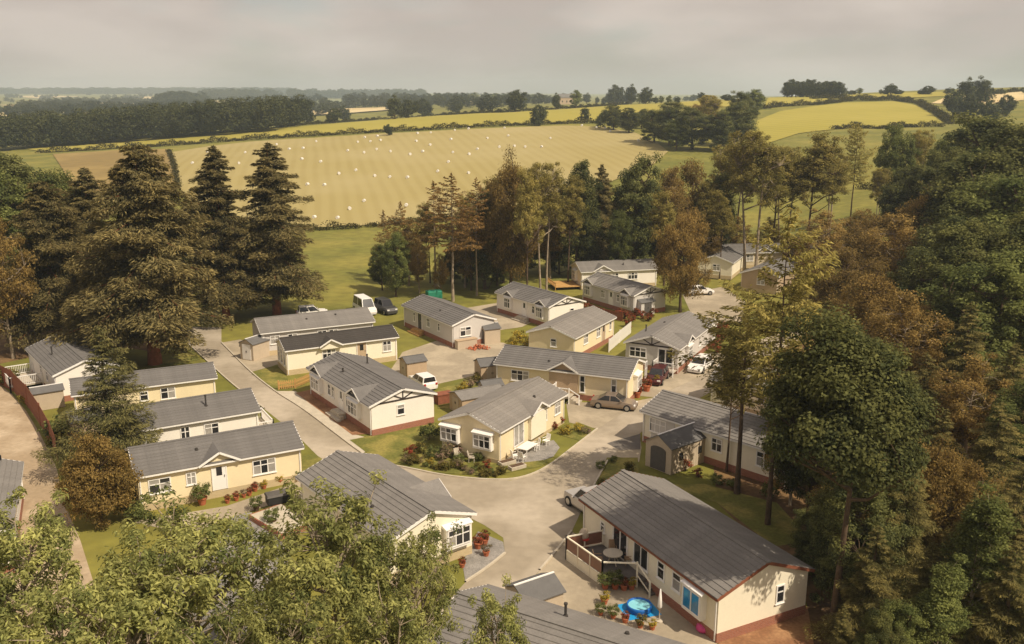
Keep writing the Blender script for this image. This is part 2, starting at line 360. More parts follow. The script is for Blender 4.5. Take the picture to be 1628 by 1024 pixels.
sheet('crest_field', [(1345, 157), (1350, 152), (1440, 148), (1540, 147), (1530, 152), (1470, 155), (1400, 157)], M['field_lime'], .3, far=True, step=16)
sheet('crest_field', [(1480, 165), (1500, 157), (1560, 152), (1628, 146), (1628, 160), (1560, 168)], M['field_tan'], .3, far=True, step=16)
sheet('crest_field', [(1060, 164), (1130, 160), (1180, 160), (1160, 170), (1080, 174)], M['field_lime'], .3, far=True, step=16)
for pts, mm in [([(428, 166), (520, 160), (600, 160), (560, 172), (470, 177), (430, 175)], 'field_blue'), ([(566, 171), (605, 159), (690, 161), (660, 168), (600, 173)], 'field_green'), ([(430, 181), (500, 176), (620, 171), (650, 174), (560, 181), (440, 188)], 'field_tan'),
                ([(0, 180), (30, 176), (75, 177), (70, 184), (20, 186), (0, 187)], 'field_tan'), ([(90, 180), (150, 175), (250, 173), (230, 179), (120, 184)], 'field_tan'), ([(0, 168), (60, 165), (180, 164), (140, 169), (30, 172)], 'field_tan'), ([(150, 162), (300, 160), (420, 162), (330, 166), (200, 167)], 'field_tan'),
                ([(190, 155), (320, 152), (330, 155), (220, 158)], 'field_tan'), ([(20, 154), (60, 152), (130, 154), (60, 157)], 'field_tan'), ([(250, 170), (330, 167), (440, 166), (400, 171), (280, 174)], 'field_green'), ([(690, 164), (760, 160), (800, 161), (760, 167)], 'field_tan'), ([(300, 178), (380, 172), (430, 173), (400, 180), (320, 184)], 'field_lime')]:
    sheet('far_field', pts, M[mm], 1.2, far=True, step=60)

# lanes and paved ground (flat site)
sheet('lane', [(296, 520), (352, 520), (352, 545), (398, 592), (440, 625), (482, 650), (540, 695), (583, 727), (610, 738), (650, 745), (700, 756), (760, 763), (812, 764), (848, 755), (878, 738), (906, 716), (950, 682), (985, 660), (1040, 632), (1085, 612), (1130, 590), (1168, 566), (1210, 540), (1262, 520), (1290, 532), (1240, 556), (1196, 582), (1150, 612), (1100, 640), (1050, 665), (1016, 690), (985, 712), (965, 735), (948, 765), (930, 800), (909, 845), (882, 880), (858, 907), (820, 950), (770, 1010), (740, 1060), (640, 1060), (690, 980), (740, 926), (775, 903), (803, 880), (800, 855), (770, 835), (700, 800), (620, 780), (560, 760), (505, 725), (470, 690), (420, 650), (370, 612), (335, 580), (300, 548)], M['road'], .012)
sheet('driveway', [(352, 545), (382, 540), (470, 562), (442, 580), (398, 592)], M['drive'], .016)
sheet('driveway', [(640, 560), (700, 540), (800, 545), (840, 560), (800, 575), (788, 590), (690, 612), (620, 590)], M['drive'], .016)
sheet('driveway', [(740, 490), (800, 480), (870, 500), (830, 520), (760, 530)], M['drive'], .02)
sheet('driveway', [(900, 640), (1000, 640), (1040, 632), (985, 660), (950, 682), (905, 672)], M['drive'], .016)
sheet('driveway', [(1000, 628), (1070, 580), (1135, 560), (1168, 566), (1130, 590), (1085, 612), (1040, 632)], M['drive'], .02)
sheet('driveway', [(858, 907), (909, 845), (960, 880), (1040, 930), (1140, 1005), (1140, 1040), (950, 1060), (800, 985)], M['drive'], .016)
sheet('driveway', [(1085, 468), (1150, 455), (1185, 480), (1180, 512), (1140, 520), (1098, 497)], M['drive'], .016)
sheet('driveway', [(948, 745), (975, 725), (1016, 735), (1020, 712), (1016, 690), (985, 712), (965, 735)], M['drive'], .02)
sheet('driveway', [(965, 705), (1018, 690), (1018, 715), (985, 716)], M['darktar'], .026)
sheet('gravel_drive', [(372, 818), (400, 815), (450, 865), (460, 900), (400, 960), (330, 900)], M['gravel'], .016)
sheet('gravel_drive', [(735, 895), (760, 845), (800, 862), (803, 880), (775, 903), (740, 926)], M['gravel'], .02)
sheet('path', [(210, 830), (360, 805), (478, 765), (492, 790), (440, 800), (370, 822), (300, 850)], M['drive'], .022)
sheet('path', [(560, 690), (600, 700), (592, 712), (575, 722), (540, 694), (440, 622), (470, 622), (520, 660)], M['kerb'], .018)
sheet('bare_earth', [(470, 625), (500, 618), (520, 640), (592, 690), (560, 692), (520, 662)], M['dirt'], .024)
sheet('track', [(-60, 575), (-10, 604), (18, 626), (42, 654), (62, 687), (78, 718), (90, 745), (102, 800), (128, 860), (150, 930), (130, 1040), (-90, 1030), (-60, 760), (-60, 640)], pm('lane_sandy', (.36, .27, .17), .95, .14, .3, c2=(.47, .37, .25), bump=.3, bscale=10, det=9), .012)
sheet('patio', [(800, 735), (815, 717), (880, 700), (890, 712), (880, 726), (850, 738), (825, 742)], M['gravel'], .03)
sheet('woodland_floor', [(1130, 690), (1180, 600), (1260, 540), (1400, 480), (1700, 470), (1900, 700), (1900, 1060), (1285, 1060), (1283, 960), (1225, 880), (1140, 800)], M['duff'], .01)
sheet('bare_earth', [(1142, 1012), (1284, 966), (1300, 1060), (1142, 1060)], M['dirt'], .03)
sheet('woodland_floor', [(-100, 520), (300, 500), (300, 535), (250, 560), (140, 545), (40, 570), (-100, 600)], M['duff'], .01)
for pts in [[(400, 595), (440, 580), (470, 620), (440, 622)], [(556, 700), (695, 672), (697, 720), (640, 740), (600, 733)], [(640, 742), (700, 722), (800, 740), (880, 730), (905, 715), (860, 742), (780, 757), (690, 752)], [(885, 690), (920, 672), (948, 683), (925, 702)], [(946, 770), (965, 728), (1014, 728), (1016, 760), (1000, 785), (965, 790)], [(695, 620), (760, 598), (770, 612), (720, 650), (696, 650)], [(478, 725), (500, 722), (520, 735), (482, 760)], [(1050, 770), (1120, 770), (1235, 800), (1290, 860), (1230, 870), (1140, 800)], [(255, 580), (300, 548), (318, 572), (270, 582)]]:
    sheet('lawn', pts, M['lawn'], .034)
def kerb(pts, hgt_=.12, wd=.14):
    P = [at(*p) for p in pts]
    for _ in range(2):
        q = [P[0]]
        for a, b in zip(P, P[1:]): q += [a * .75 + b * .25, a * .25 + b * .75]
        P = q + [P[-1]]
    mb = MB()
    for i, p in enumerate(P):
        d = (P[min(i + 1, len(P) - 1)] - P[max(i - 1, 0)]).normalized(); s = Vector((-d.y, d.x, 0)) * wd / 2
        mb.v += [tuple(p - s), tuple(p - s * .9 + Vector((0, 0, hgt_))), tuple(p + s * .9 + Vector((0, 0, hgt_))), tuple(p + s)]
        if i:
            b = 4 * (i - 1); mb.f += [(b + k, b + k + 1, b + k + 5, b + k + 4) for k in range(3)]
    o = mb.build('kerb', M['kerb']); tag(o, kind='structure')
kerb([(352, 545), (398, 592), (440, 625), (482, 650), (540, 695), (583, 727), (610, 738), (650, 745), (700, 756), (760, 763), (812, 764), (848, 755), (878, 738), (906, 716), (950, 682)])
kerb([(966, 733), (948, 765), (932, 797)]); kerb([(909, 845), (882, 880), (858, 907)]); kerb([(740, 926), (775, 903), (803, 880)]); kerb([(300, 548), (335, 580), (370, 612), (420, 650)])

# ================================================================== HOUSES
class House: pass
def house(label, B, ang, L, W, s, wall='cream', roof='roof_grey', skirt='brick', ze=2.75, hr=1.05, n=9, gable=None, barge='upvc', name='park_home', sk=.55, cat='house'):
    a = R(ang); p = a + s * math.pi / 2
    C = Vector((B[0], B[1], 0)) + Vector((math.cos(a), math.sin(a), 0)) * L / 2 + Vector((math.cos(p), math.sin(p), 0)) * W / 2
    r = empty(name, C, a, label, cat, 'park homes on the estate')
    h = House(); h.r, h.L, h.W, h.s, h.ze, h.hr, h.a, h.C, h.wall, h.roof = r, L, W, s, ze, hr, a, C, wall, roof
    og, oe = .22, .28                       # overhangs
    x, y = L / 2 - og, W / 2 - oe; h.x, h.y = x, y
    zt = ze + hr - .02; tn = hr / (W / 2); ze_w = ze + tn * oe - .03; zr = ze + hr - .05
    mb = MB()
    sec = [(-y, sk), (y, sk), (y, ze_w), (0, zr), (-y, ze_w)]
    mb.v = [(-x, yy, zz) for yy, zz in sec] + [(x, yy, zz) for yy, zz in sec]
    mb.f = [(4, 3, 2, 1, 0), (5, 6, 7, 8, 9)] + [(i, (i + 1) % 5, (i + 1) % 5 + 5, i + 5) for i in range(5)]
    mb.build('wall', M[wall], r)
    if gable:
        g = MB()
        for sx_ in (-1, 1):
            xx = sx_ * (x + .012); ym = y - .1
            g.add([(xx, -ym, ze_w + .05), (xx, ym, ze_w + .05), (xx, 0, zr - .06)], [(0, 1, 2) if sx_ > 0 else (2, 1, 0)])
        g.build('gable_panel', M[gable], r)
    MB().box(-x - .02, x + .02, -y - .02, y + .02, 0, sk + .02).build('skirt', M[skirt], r)
    # roof: stepped courses, one mesh shared by every course of the house
    rc = MB().box(-L / 2 - .03, L / 2 + .03, -.14, .14, ze + hr + .0, ze + hr + .07).build('roof', M[roof], r)
    sl = math.hypot(W / 2, hr); cw = sl / n; al = math.atan2(hr, W / 2)
    cm = MB().hexa([(-L / 2, -.035, .0), (L / 2, -.035, .0), (L / 2, cw * 1.04, -.03), (-L / 2, cw * 1.04, -.03), (-L / 2, 0, .042), (L / 2, 0, .042), (L / 2, cw * 1.04, .0), (-L / 2, cw * 1.04, .0)]).mesh('roof_course', M[roof])
    for sd in (0, 1):
        for i in range(n):
            o = bpy.data.objects.new('roof_course', cm); COL.objects.link(o); o.parent = rc
            yy = -W / 2 + i * cw * math.cos(al); zz = ze + i * cw * math.sin(al) + .03
            o.matrix_local = Matrix.Rotation(math.pi * sd, 4, 'Z') @ Matrix.Translation((0, yy, zz)) @ Matrix.Rotation(al, 4, 'X')
    for sx_ in (-1, 1):
        for sy in (-1, 1):
            MB().beam((sx_ * (L / 2 - .015), sy * W / 2, ze - .04), (sx_ * (L / 2 - .015), 0, ze + hr - .04), .035, .18).build('bargeboard', M[barge], r)
    for sy in (-1, 1):
        MB().box(-L / 2 + .05, L / 2 - .05, sy * (W / 2 - .01) - .05, sy * (W / 2 - .01) + .05, ze - .13, ze - .01).build('gutter', M[barge], r)
        for sx_ in (-1, 1):
            MB().box(sx_ * (x - .12) - .035, sx_ * (x - .12) + .035, sy * (y + .045) - .035, sy * (y + .045) + .035, .1, ze).build('downpipe', M['upvc'], r)
    fr = {}
    near_y = -y if s > 0 else y
    def frame(o, t, n): return ((o[0], o[1]), t, n)
    # tangent runs left -> right as seen from outside
    def long_side(yy): return frame((-x, yy), (1, 0), (0, -1)) if yy < 0 else frame((x, yy), (-1, 0), (0, 1))
    fr['L'] = long_side(near_y); fr['l'] = long_side(-near_y)
    fr['G'] = frame((-x, y), (0, -1), (-1, 0)); fr['g'] = frame((x, -y), (0, 1), (1, 0))
    h.fr = fr; h.inv = Matrix.Translation(C) @ Matrix.Rotation(a, 4, 'Z'); h.inv = h.inv.inverted()
    return h
def uz(h, S, px, py):
    """wall coordinates of a photo pixel on side S of house h"""
    o, t, n = h.fr[S]; c = h.inv @ Vector((0, 0, CH)); d = h.inv.to_3x3() @ Vector(ray(px, py))
    k = ((o[0] - c.x) * n[0] + (o[1] - c.y) * n[1]) / (d.x * n[0] + d.y * n[1]); p = c + d * k
    return (p.x - o[0]) * t[0] + (p.y - o[1]) * t[1], p.z
def win(h, S, u, zc, w=1.2, hh=1.1, nx=2, kind='flat', dark=None, px=None, ny=2, frame='upvc'):
    if px: u = uz(h, S, *px)[0]
    fr = h.fr[S]; r = h.r; d = 0
    if kind == 'bay':
        d = .4; b = MB().fbox(fr, u - w / 2 - .06, u + w / 2 + .06, zc - hh / 2 - .16, zc + hh / 2 + .06, 0, d)
        o, t, n_ = fr; P = lambda uu, dd, zz: (o[0] + t[0] * uu + n_[0] * dd, o[1] + t[1] * uu + n_[1] * dd, zz)
        bay = b.build('bay_box', M[frame], r)
        z1 = zc + hh / 2 + .06; e = .1
        MB().hexa([P(u - w / 2 - .16, d + e, z1), P(u + w / 2 + .16, d + e, z1), P(u + w / 2 + .16, 0, z1 + .002), P(u - w / 2 - .16, 0, z1 + .002), P(u - w / 2 - .16, d + e, z1 + .06), P(u + w / 2 + .16, d + e, z1 + .06), P(u + w / 2 + .16, 0, z1 + .22), P(u - w / 2 - .16, 0, z1 + .22)]).build('bay_roof', M[frame], bay)
    fm = MB(); t_ = .075; z0, z1 = zc - hh / 2, zc + hh / 2; u0, u1 = u - w / 2, u + w / 2
    for a_, b_, c_, e_ in ((u0, u1, z0, z0 + t_), (u0, u1, z1 - t_, z1), (u0, u0 + t_, z0 + t_, z1 - t_), (u1 - t_, u1, z0 + t_, z1 - t_)): fm.fbox(fr, a_, b_, c_, e_, d, d + .06)
    cols = [u0 + t_ + (u1 - u0 - 2 * t_) * i / nx for i in range(nx + 1)]
    zm = z0 + (hh) * .62 if ny == 2 else None
    for c_ in cols[1:-1]: fm.fbox(fr, c_ - .035, c_ + .035, z0 + t_, z1 - t_, d, d + .058)
    if zm: 
        for i in range(nx): fm.fbox(fr, cols[i] + .035, cols[i + 1] - .035, zm - .03, zm + .03, d, d + .056)
    if kind == 'flat': fm.fbox(fr, u0 - .05, u1 + .05, z0 - .05, z0 - .001, 0, .1)
    wo = fm.build('window', M[frame], r)
    for i in range(nx):
        for (a_, b_) in ((z0 + t_, (zm - .03) if zm else z1 - t_), ((zm + .03) if zm else 0, z1 - t_))[:2 if zm else 1]:
            edge = nx > 1 and i in (0, nx - 1)
            m = 'pane_' + (dark if dark else ('curtain' if (random.random() < (.55 if edge else .2)) else 'dark'))
            MB().fbox(fr, cols[i] + (.035 if i else 0), cols[i + 1] - (.035 if i < nx - 1 else 0), a_, b_, d + .004, d + .022).build('pane', M[m], wo)
def door(h, S, u, w=.95, hh=2.0, mat='upvc', z0=.6, px=None, pane='dark', glassy=False):
    if px: u = uz(h, S, *px)[0]
    fr = h.fr[S]; o = MB().fbox(fr, u - w / 2, u + w / 2, z0, z0 + hh, 0, .05).build('door', M[mat], h.r)
    f = MB().fbox(fr, u - w / 2 - .07, u - w / 2, z0, z0 + hh + .07, 0, .08).fbox(fr, u + w / 2, u + w / 2 + .07, z0, z0 + hh + .07, 0, .08).fbox(fr, u - w / 2, u + w / 2, z0 + hh, z0 + hh + .07, 0, .08); f.build('door_frame', M['upvc'], o)
    if glassy: 
        for q in (-1, 1): MB().fbox(fr, u + q * w / 4 - w / 5, u + q * w / 4 + w / 5, z0 + .15, z0 + hh - .12, .052, .066).build('pane', M['pane_' + pane], o)
    else: MB().fbox(fr, u - .2, u + .2, z0 + 1.1, z0 + 1.75, .052, .066).build('pane', M['pane_' + pane], o)
    MB().fbox(fr, u + w / 2 - .14, u + w / 2 - .1, z0 + .95, z0 + 1.1, .05, .11).build('handle', M['rim'], o)
def xgable(h, S, u, w=2.6, rise=None, wall=None, roof=None, timber=False, out=.12, px=None, sill=None):
    """cross gable over a long side: two little roof slopes running back into the main roof and a gable wall"""
    if px: u = uz(h, S, *px)[0]
    o, t, n_ = h.fr[S]; tn = h.hr / (h.W / 2); rise = rise or min(h.hr * .8, w / 2 * .55)
    ov = .28 + out; ze = h.ze + .02
    P = lambda uu, dd, zz: (o[0] + t[0] * uu + n_[0] * dd, o[1] + t[1] * uu + n_[1] * dd, zz)
    back = -((rise) / tn) + .28           # ridge meets main slope here
    f = MB()
    for q in (-1, 1):
        e1 = P(u + q * (w / 2 + .12), ov, ze); r1 = P(u, ov, ze + rise + .1); r0 = P(u, back - .35, ze + rise + .1); e0 = P(u + q * (w / 2 + .12), .2, ze)
        th = Vector((0, 0, -.07)); pts = [Vector(e1), Vector(r1), Vector(r0), Vector(e0)]
        lo = [p + th for p in pts]
        f.hexa([*lo, *pts] if q < 0 else [*reversed(lo), *reversed(pts)])
    xr = f.build('cross_gable_roof', M[roof or h.roof], h.r)
    g = MB(); z0 = sill if sill is not None else h.ze - .35
    a = [P(u - w / 2, out, z0), P(u + w / 2, out, z0), P(u + w / 2, out, ze - .02), P(u, out, ze + rise - .0), P(u - w / 2, out, ze - .02)]
    b = [P(u - w / 2, -.3, z0), P(u + w / 2, -.3, z0), P(u + w / 2, -.3, ze - .02), P(u, -.3, ze + rise), P(u - w / 2, -.3, ze - .02)]
    g.add(a + b, [(0, 1, 2, 3, 4), (9, 8, 7, 6, 5)] + [((i + 1) % 5, i, i + 5, (i + 1) % 5 + 5) for i in range(5)])
    g.build('cross_gable_wall', M[wall or h.wall], h.r)
    for q in (-1, 1):
        MB().beam(P(u + q * (w / 2 + .13), ov + .012, ze - .05), P(u, ov + .012, ze + rise + .03), .03, .15).build('bargeboard', M['upvc'], xr)
    if timber:
        tb = MB(); e = out + .02
        tb.beam(P(u - w / 2 + .05, e, ze + .05), P(u + w / 2 - .05, e, ze + .05), .04, .1)
        tb.beam(P(u, e, ze + .1), P(u, e, ze + rise - .08), .04, .09)
        for q in (-1, 1): tb.beam(P(u, e, ze + .12), P(u + q * w * .27, e, ze + rise * .42), .038, .08); tb.beam(P(u + q * (w / 2 - .05), e, ze + .03), P(u + q * .06, e, ze + rise - .1), .036, .09)
        tb.build('timber_trim', M['timber_dark'], h.r)
def gtimber(h, S):
    o, t, n_ = h.fr[S]; P = lambda uu, zz: (o[0] + t[0] * uu + n_[0] * .03, o[1] + t[1] * uu + n_[1] * .03, zz)
    c = h.y; z0 = h.ze + .05; z1 = h.ze + h.hr - .1; tb = MB(); tb.beam(P(.1, z0), P(2 * c - .1, z0), .04, .13); tb.beam(P(c, z0), P(c, z1), .04, .1)
    for q in (-1, 1):
        tb.beam(P(c, z0 + .05), P(c + q * 1.0, z1 - .38), .038, .1); tb.beam(P(c + q * (c - .15), z0 + .03), P(c + q * .05, z1 - .05), .036, .1)
    tb.build('timber_trim', M['timber_dark'], h.r)
def vent(h, sd, x, f=.5, tall=.35):
    """flue or soil vent on a slope; sd +1/-1 local y side, f fraction up the slope"""
    y = sd * h.W / 2 * (1 - f); z = h.ze + h.hr * f
    MB().lathe([(.14, z), (.12, z + .12), (.07, z + .14), (.07, z + tall), (.1, z + tall), (.1, z + tall + .08)], 10, (x, y)).build('roof_vent', M['roof_dark'], h.r)
def steps(h, S, u, w=1.6, n=3, mat='stone', z=.55, px=None, depth=.35):
    if px: u = uz(h, S, *px)[0]
    for i in range(n):
        MB().fbox(h.fr[S], u - w / 2 - .25 * i, u + w / 2 + .25 * i, 0, z - i * z / n, .03 if i == 0 else .03 + i * depth, .03 + (i + 1) * depth + .3 * (i == 0)).build('step', M[mat], h.r)

# A: pale house left of centre with brick skirt and half-timbered gable
A = house('white park home with half-timbered gable and bare earth strip along its side', (-12.1, 73.4), 124, 14.2, 6.6, -1, 'white_wall', 'roof_slate', skirt='brick')
gtimber(A, 'G'); win(A, 'G', 0, 1.9, .75, .95, 1, px=(637, 650))
win(A, 'L', 0, 1.75, 1.9, 1.2, 3, 'bay', px=(567, 646)); xgable(A, 'L', 0, 2.7, timber=True, px=(567, 646))
win(A, 'L', 0, 1.75, 1.9, 1.2, 3, 'bay', px=(507, 610)); xgable(A, 'L', 0, 2.7, timber=True, px=(507, 610))
door(A, 'L', 0, px=(543, 632)); win(A, 'L', 0, 1.8, .6, 1.1, 1, px=(530, 622)); win(A, 'L', 0, 1.8, .6, 1.1, 1, px=(553, 637)); win(A, 'L', 0, 1.8, .7, 1.1, 1, px=(524, 618)); steps(A, 'L', 0, 1.8, 3, px=(543, 632)); vent(A, 1, 2, .5); vent(A, -1, 3, .6, .9)
# B: narrow dark-roofed
Bh = house('narrow cream park home with near-black felt roof and small gabled porch', (-23.6, 91.2), 28, 12.7, 4.4, 1, 'palecream', 'roof_dark', skirt='brick_buff', hr=.85, n=7)
xgable(Bh, 'L', 0, 2.3, px=(525, 560), out=.35); win(Bh, 'L', 0, 1.7, 1.5, 1.2, 3, px=(523, 560)); door(Bh, 'L', 0, 1.0, mat='tan', px=(575, 559)); win(Bh, 'L', 0, 1.8, 1.0, 1.2, 2, px=(615, 550)); win(Bh, 'G', .9, 1.7, .6, 1.6, 1); win(Bh, 'G', 2.0, 1.7, .7, 1.6, 1, dark='dark'); win(Bh, 'G', 3.1, 1.7, .6, 1.6, 1)
# C
Ch = house('long pale grey park home with plain grey roof behind the dark-roofed home', (-28.1, 98.5), 26, 13.4, 6.1, 1, 'grey_wall', 'roof_grey', skirt='brick_buff')
for p in ((437, 535), (465, 533), (512, 529), (530, 527)): win(Ch, 'L', 0, 1.8, 1.1, 1.0, 2, px=p)
vent(Ch, -1, -1, .6, .1); vent(Ch, -1, 2.5, .7, .1); MB().fbox(Ch.fr['L'], -.02, .3, .5, 2.75, .001, .03).build('quoin_strip', M['upvc'], Ch.r)
# D
D = house('grey park home with brick skirt and a dark side door beside the wide drive', (-6.9, 102.1), 123, 13.2, 6.1, -1, 'grey_wall', 'roof_slate', hr=1.0)
win(D, 'G', 0, 1.8, 1.5, 1.1, 2, px=(740, 524)); win(D, 'L', 0, 1.8, .5, 1.2, 1, px=(659, 504)); door(D, 'L', 0, mat='shed_door', px=(668, 511)); win(D, 'L', 0, 1.8, .9, 1.1, 2, px=(681, 511)); win(D, 'L', 0, 1.8, .5, 1.0, 1, px=(698, 517)); steps(D, 'L', 0, 2.0, 3, 'timber_new', px=(668, 511)); vent(D, 1, -1, .5, .1)
# E
Eh = house('white park home with two little timbered dormers above round stone steps', (4.6, 111.6), 126, 11.9, 6.2, -1, 'white_wall', 'roof_slate')
for p in ((810, 479), (861, 494)): win(Eh, 'L', 0, 1.8, 1.3, 1.3, 3, 'bay', px=p); xgable(Eh, 'L', 0, 2.2, timber=True, px=p)
win(Eh, 'L', 0, 1.8, .6, 1.0, 1, px=(848, 489)); door(Eh, 'L', 0, px=(834, 488)); gtimber(Eh, 'G'); win(Eh, 'G', 0, 1.7, .7, .9, 1, px=(909, 493)); steps(Eh, 'L', 0, 2.0, 3, px=(834, 488))
# F
Fh = house('cream park home with plain tan gable standing between the dormer home and the long home', (6.9, 96.3), 61, 11.7, 6.1, 1, 'cream', 'roof_taupe', hr=1.0)
win(Fh, 'G', 0, 1.9, .75, .95, 1, px=(880, 547)); win(Fh, 'L', 0, 1.9, 1.2, 1.1, 2, px=(931, 543)); win(Fh, 'L', 0, 1.9, 1.1, 1.1, 2, px=(951, 532)); door(Fh, 'L', 0, mat='tan', px=(959, 528)); win(Fh, 'L', 0, 1.9, .6, 1, 1, px=(970, 520))
# G
G = house('long cream park home with tan gabled porch, silver car parked in front', (11.0, 81.4), 158, 13.9, 6.2, -1, 'cream', 'roof_slate', hr=1.1)
xgable(G, 'L', 0, 2.9, .85, px=(896, 600), wall='tan', sill=.5, out=.1); door(G, 'L', 0, px=(899, 602), z0=.6); win(G, 'L', 0, 1.75, 1.9, 1.1, 3, px=(827, 591)); win(G, 'L', 0, 1.65, .55, 1.7, 1, px=(926, 608)); win(G, 'L', 0, 1.65, .55, 1.7, 1, px=(976, 614)); win(G, 'G', 0, 1.7, 1.5, 1.3, 3, 'bay', px=(1010, 607)); win(G, 'G', 0, 1.6, .9, 1.9, 2, px=(1026, 598)); vent(G, 1, 1.5, .4, .1)
# H
Hh = house('pale grey park home with black half-timbered gable, white hatchback beside it', (17.5, 91.7), 62, 13.0, 6.3, 1, 'grey_wall', 'roof_grey', hr=1.1)
gtimber(Hh, 'G'); win(Hh, 'G', 0, 1.85, 1.9, 1.1, 3, px=(1014, 562)); door(Hh, 'G', 0, 1.6, 2.0, px=(1058, 572), glassy=True); xgable(Hh, 'L', 0, 2.4, px=(1094, 553), wall='white_wall'); xgable(Hh, 'L', 0, 2.4, px=(1130, 523), wall='white_wall'); win(Hh, 'L', 0, 1.75, 1.4, 1.2, 3, 'bay', px=(1092, 565)); win(Hh, 'L', 0, 1.8, .8, 1.1, 2, px=(1112, 545)); win(Hh, 'L', 0, 1.75, 1.4, 1.2, 3, 'bay', px=(1129, 535)); vent(Hh, 1, 1.5, .6, .1); vent(Hh, 1, -2, .3, .7)
# I
I = house('yellow-cream park home with twin bay windows on the corner of the lane', (-.9, 67.3), 59, 11.4, 6.0, 1, 'cream', 'roof_taupe', hr=1.05, skirt='brick_buff', sk=.3)
for p in ((718, 694), (770, 701)): win(I, 'G', 0, 1.75, 1.6, 1.1, 3, 'bay', px=p)
xgable(I, 'L', 0, 2.6, px=(852, 660), out=.3, wall='palecream', sill=.55); door(I, 'L', 0, px=(851, 677)); door(I, 'L', 0, 1.5, 2.0, px=(824, 694), glassy=True, pane='curtain'); win(I, 'L', 0, 1.8, .5, 1.0, 1, px=(867, 663)); win(I, 'L', 0, 1.8, 1.1, 1.1, 2, px=(886, 650)); vent(I, -1, 2, .45, .12)
# J
J = house('yellow park home with white gabled door and red flower pots along its front', (-26.0, 58.5), 28.5, 11.9, 6.0, 1, 'cream', 'roof_slate', hr=1.1, skirt='brick_buff')
win(J, 'L', 0, 1.75, 1.5, 1.1, 2, px=(254, 772)); win(J, 'L', 0, 1.85, .7, .95, 2, px=(304, 762)); xgable(J, 'L', 0, 2.7, px=(350, 758), out=.15); door(J, 'L', 0, px=(349, 760)); win(J, 'L', 0, 1.75, 1.7, 1.15, 3, px=(420, 741)); vent(J, -1, -1.5, .55, .1)
# K
K = house('white park home between two cream ones, white railed deck at its end', (-21.0, 72.5), -150, 11.2, 6.1, -1, 'white_wall', 'roof_slate', hr=1.1, skirt='brick_buff')
win(K, 'L', 0, 1.8, 1.6, 1.1, 2, px=(231, 692)); win(K, 'L', 0, 1.8, .75, 1.2, 2, px=(294, 683), dark='dark'); win(K, 'L', 0, 1.8, 1.2, 1.0, 2, px=(336, 676)); vent(K, 1, -1.5, .55, .9)
L_ = house('cream park home partly hidden behind the young fir', (-27.6, 81.9), -154, 12.5, 4.8, -1, 'cream', 'roof_slate', hr=.85, n=7, skirt='brick_buff')
win(L_, 'L', 0, 1.8, .75, .9, 1, px=(229, 630)); win(L_, 'L', 0, 1.8, 1.3, 1.1, 2, px=(267, 624))
Mh = house('white park home at the left in the shadow of the tall conifers', (-43.3, 82.3), 128, 12.5, 6.0, -1, 'white_wall', 'roof_slate')
win(Mh, 'L', 0, 1.8, .8, 1, 1, px=(76, 602)); win(Mh, 'L', 0, 1.8, .8, 1, 1, px=(66, 590)); vent(Mh, 1, 0, .45, .8)
# N
Nh = house('cream park home with large grey roof and white bay on the lane junction', (-2.2, 52.9), 128, 12.4, 6.5, 1, 'palecream', 'roof_grey', hr=1.1, skirt='brick_buff')
win(Nh, 'G', 0, 1.75, 1.7, 1.2, 3, 'bay', px=(724, 850)); xgable(Nh, 'L', 0, 2.6, px=(690, 790)); vent(Nh, 1, -2.2, .4, .1)
# O
O = house('large brown-roofed park home with raised deck, roof dappled by tree shade', (10.7, 42.7), 117, 14.0, 6.8, -1, 'palecream', 'roof_grey', hr=1.3, barge='timber_red', n=10)
win(O, 'G', 0, 1.8, .6, 1.1, 1, px=(1241, 930)); win(O, 'L', 0, 1.7, 1.5, 1.3, 2, 'bay', dark='blue', px=(1109, 942), ny=1)
for p, w_ in (((1052, 892), .7), ((1077, 911), .8)): win(O, 'L', 0, 1.8, w_, 1.1, 1, px=p)
win(O, 'L', 0, 1.75, 1.5, 1.4, 2, px=(1020, 868), dark='dark', ny=1); door(O, 'L', 0, 1.5, 2.0, px=(987, 855), glassy=True); win(O, 'L', 0, 1.8, .5, .7, 1, px=(959, 826))
# P
Ph = house('long cream and grey park home behind the arched garden shed', (10.65, 72.5), -47, 14, 6.2, 1, 'palecream', 'roof_grey', hr=1.1)
win(Ph, 'L', 0, 1.8, 1.7, 1.2, 3, px=(1046, 677)); win(Ph, 'L', 0, 1.6, .6, 1.5, 1, px=(1099, 693), dark='dark'); win(Ph, 'L', 0, 1.8, 1.0, 1.1, 2, px=(1140, 703)); win(Ph, 'L', 0, 1.8, 1.3, 1.2, 2, px=(1215, 724)); MB().fbox(Ph.fr['L'], .9, 3.3, .57, 2.6, .001, .03).build('grey_panel', M['grey_wall'], Ph.r)
# Q, R
Qh = house('white park home farthest back beside the trees with a timber deck', (10.4, 136.0), 13, 12.6, 5.8, 1, 'white_wall', 'roof_grey', skirt='brick_buff')
xgable(Qh, 'L', 0, 3.0, px=(958, 440)); win(Qh, 'L', 0, 1.8, 1.6, 1.1, 3, px=(1006, 437)); win(Qh, 'L', 0, 1.8, 1.1, 1.1, 2, px=(978, 437)); win(Qh, 'G', 2.5, 1.8, 1.5, 1.3, 3, 'bay'); vent(Qh, -1, 1, .5, .3)
Rh = house('grey park home with timbered dormers beside the ivy-clad golden tree', (16.2, 118.5), 122, 12.0, 6.0, -1, 'grey_wall', 'roof_grey')
for p in ((937, 461), (996, 475)): win(Rh, 'L', 0, 1.8, 1.4, 1.3, 3, 'bay', px=p); xgable(Rh, 'L', 0, 2.3, timber=True, px=p)
win(Rh, 'L', 0, 1.8, .9, 1.1, 2, px=(959, 467)); door(Rh, 'L', 0, px=(972, 471)); win(Rh, 'L', 0, 1.8, .6, 1, 1, px=(983, 473)); gtimber(Rh, 'G')
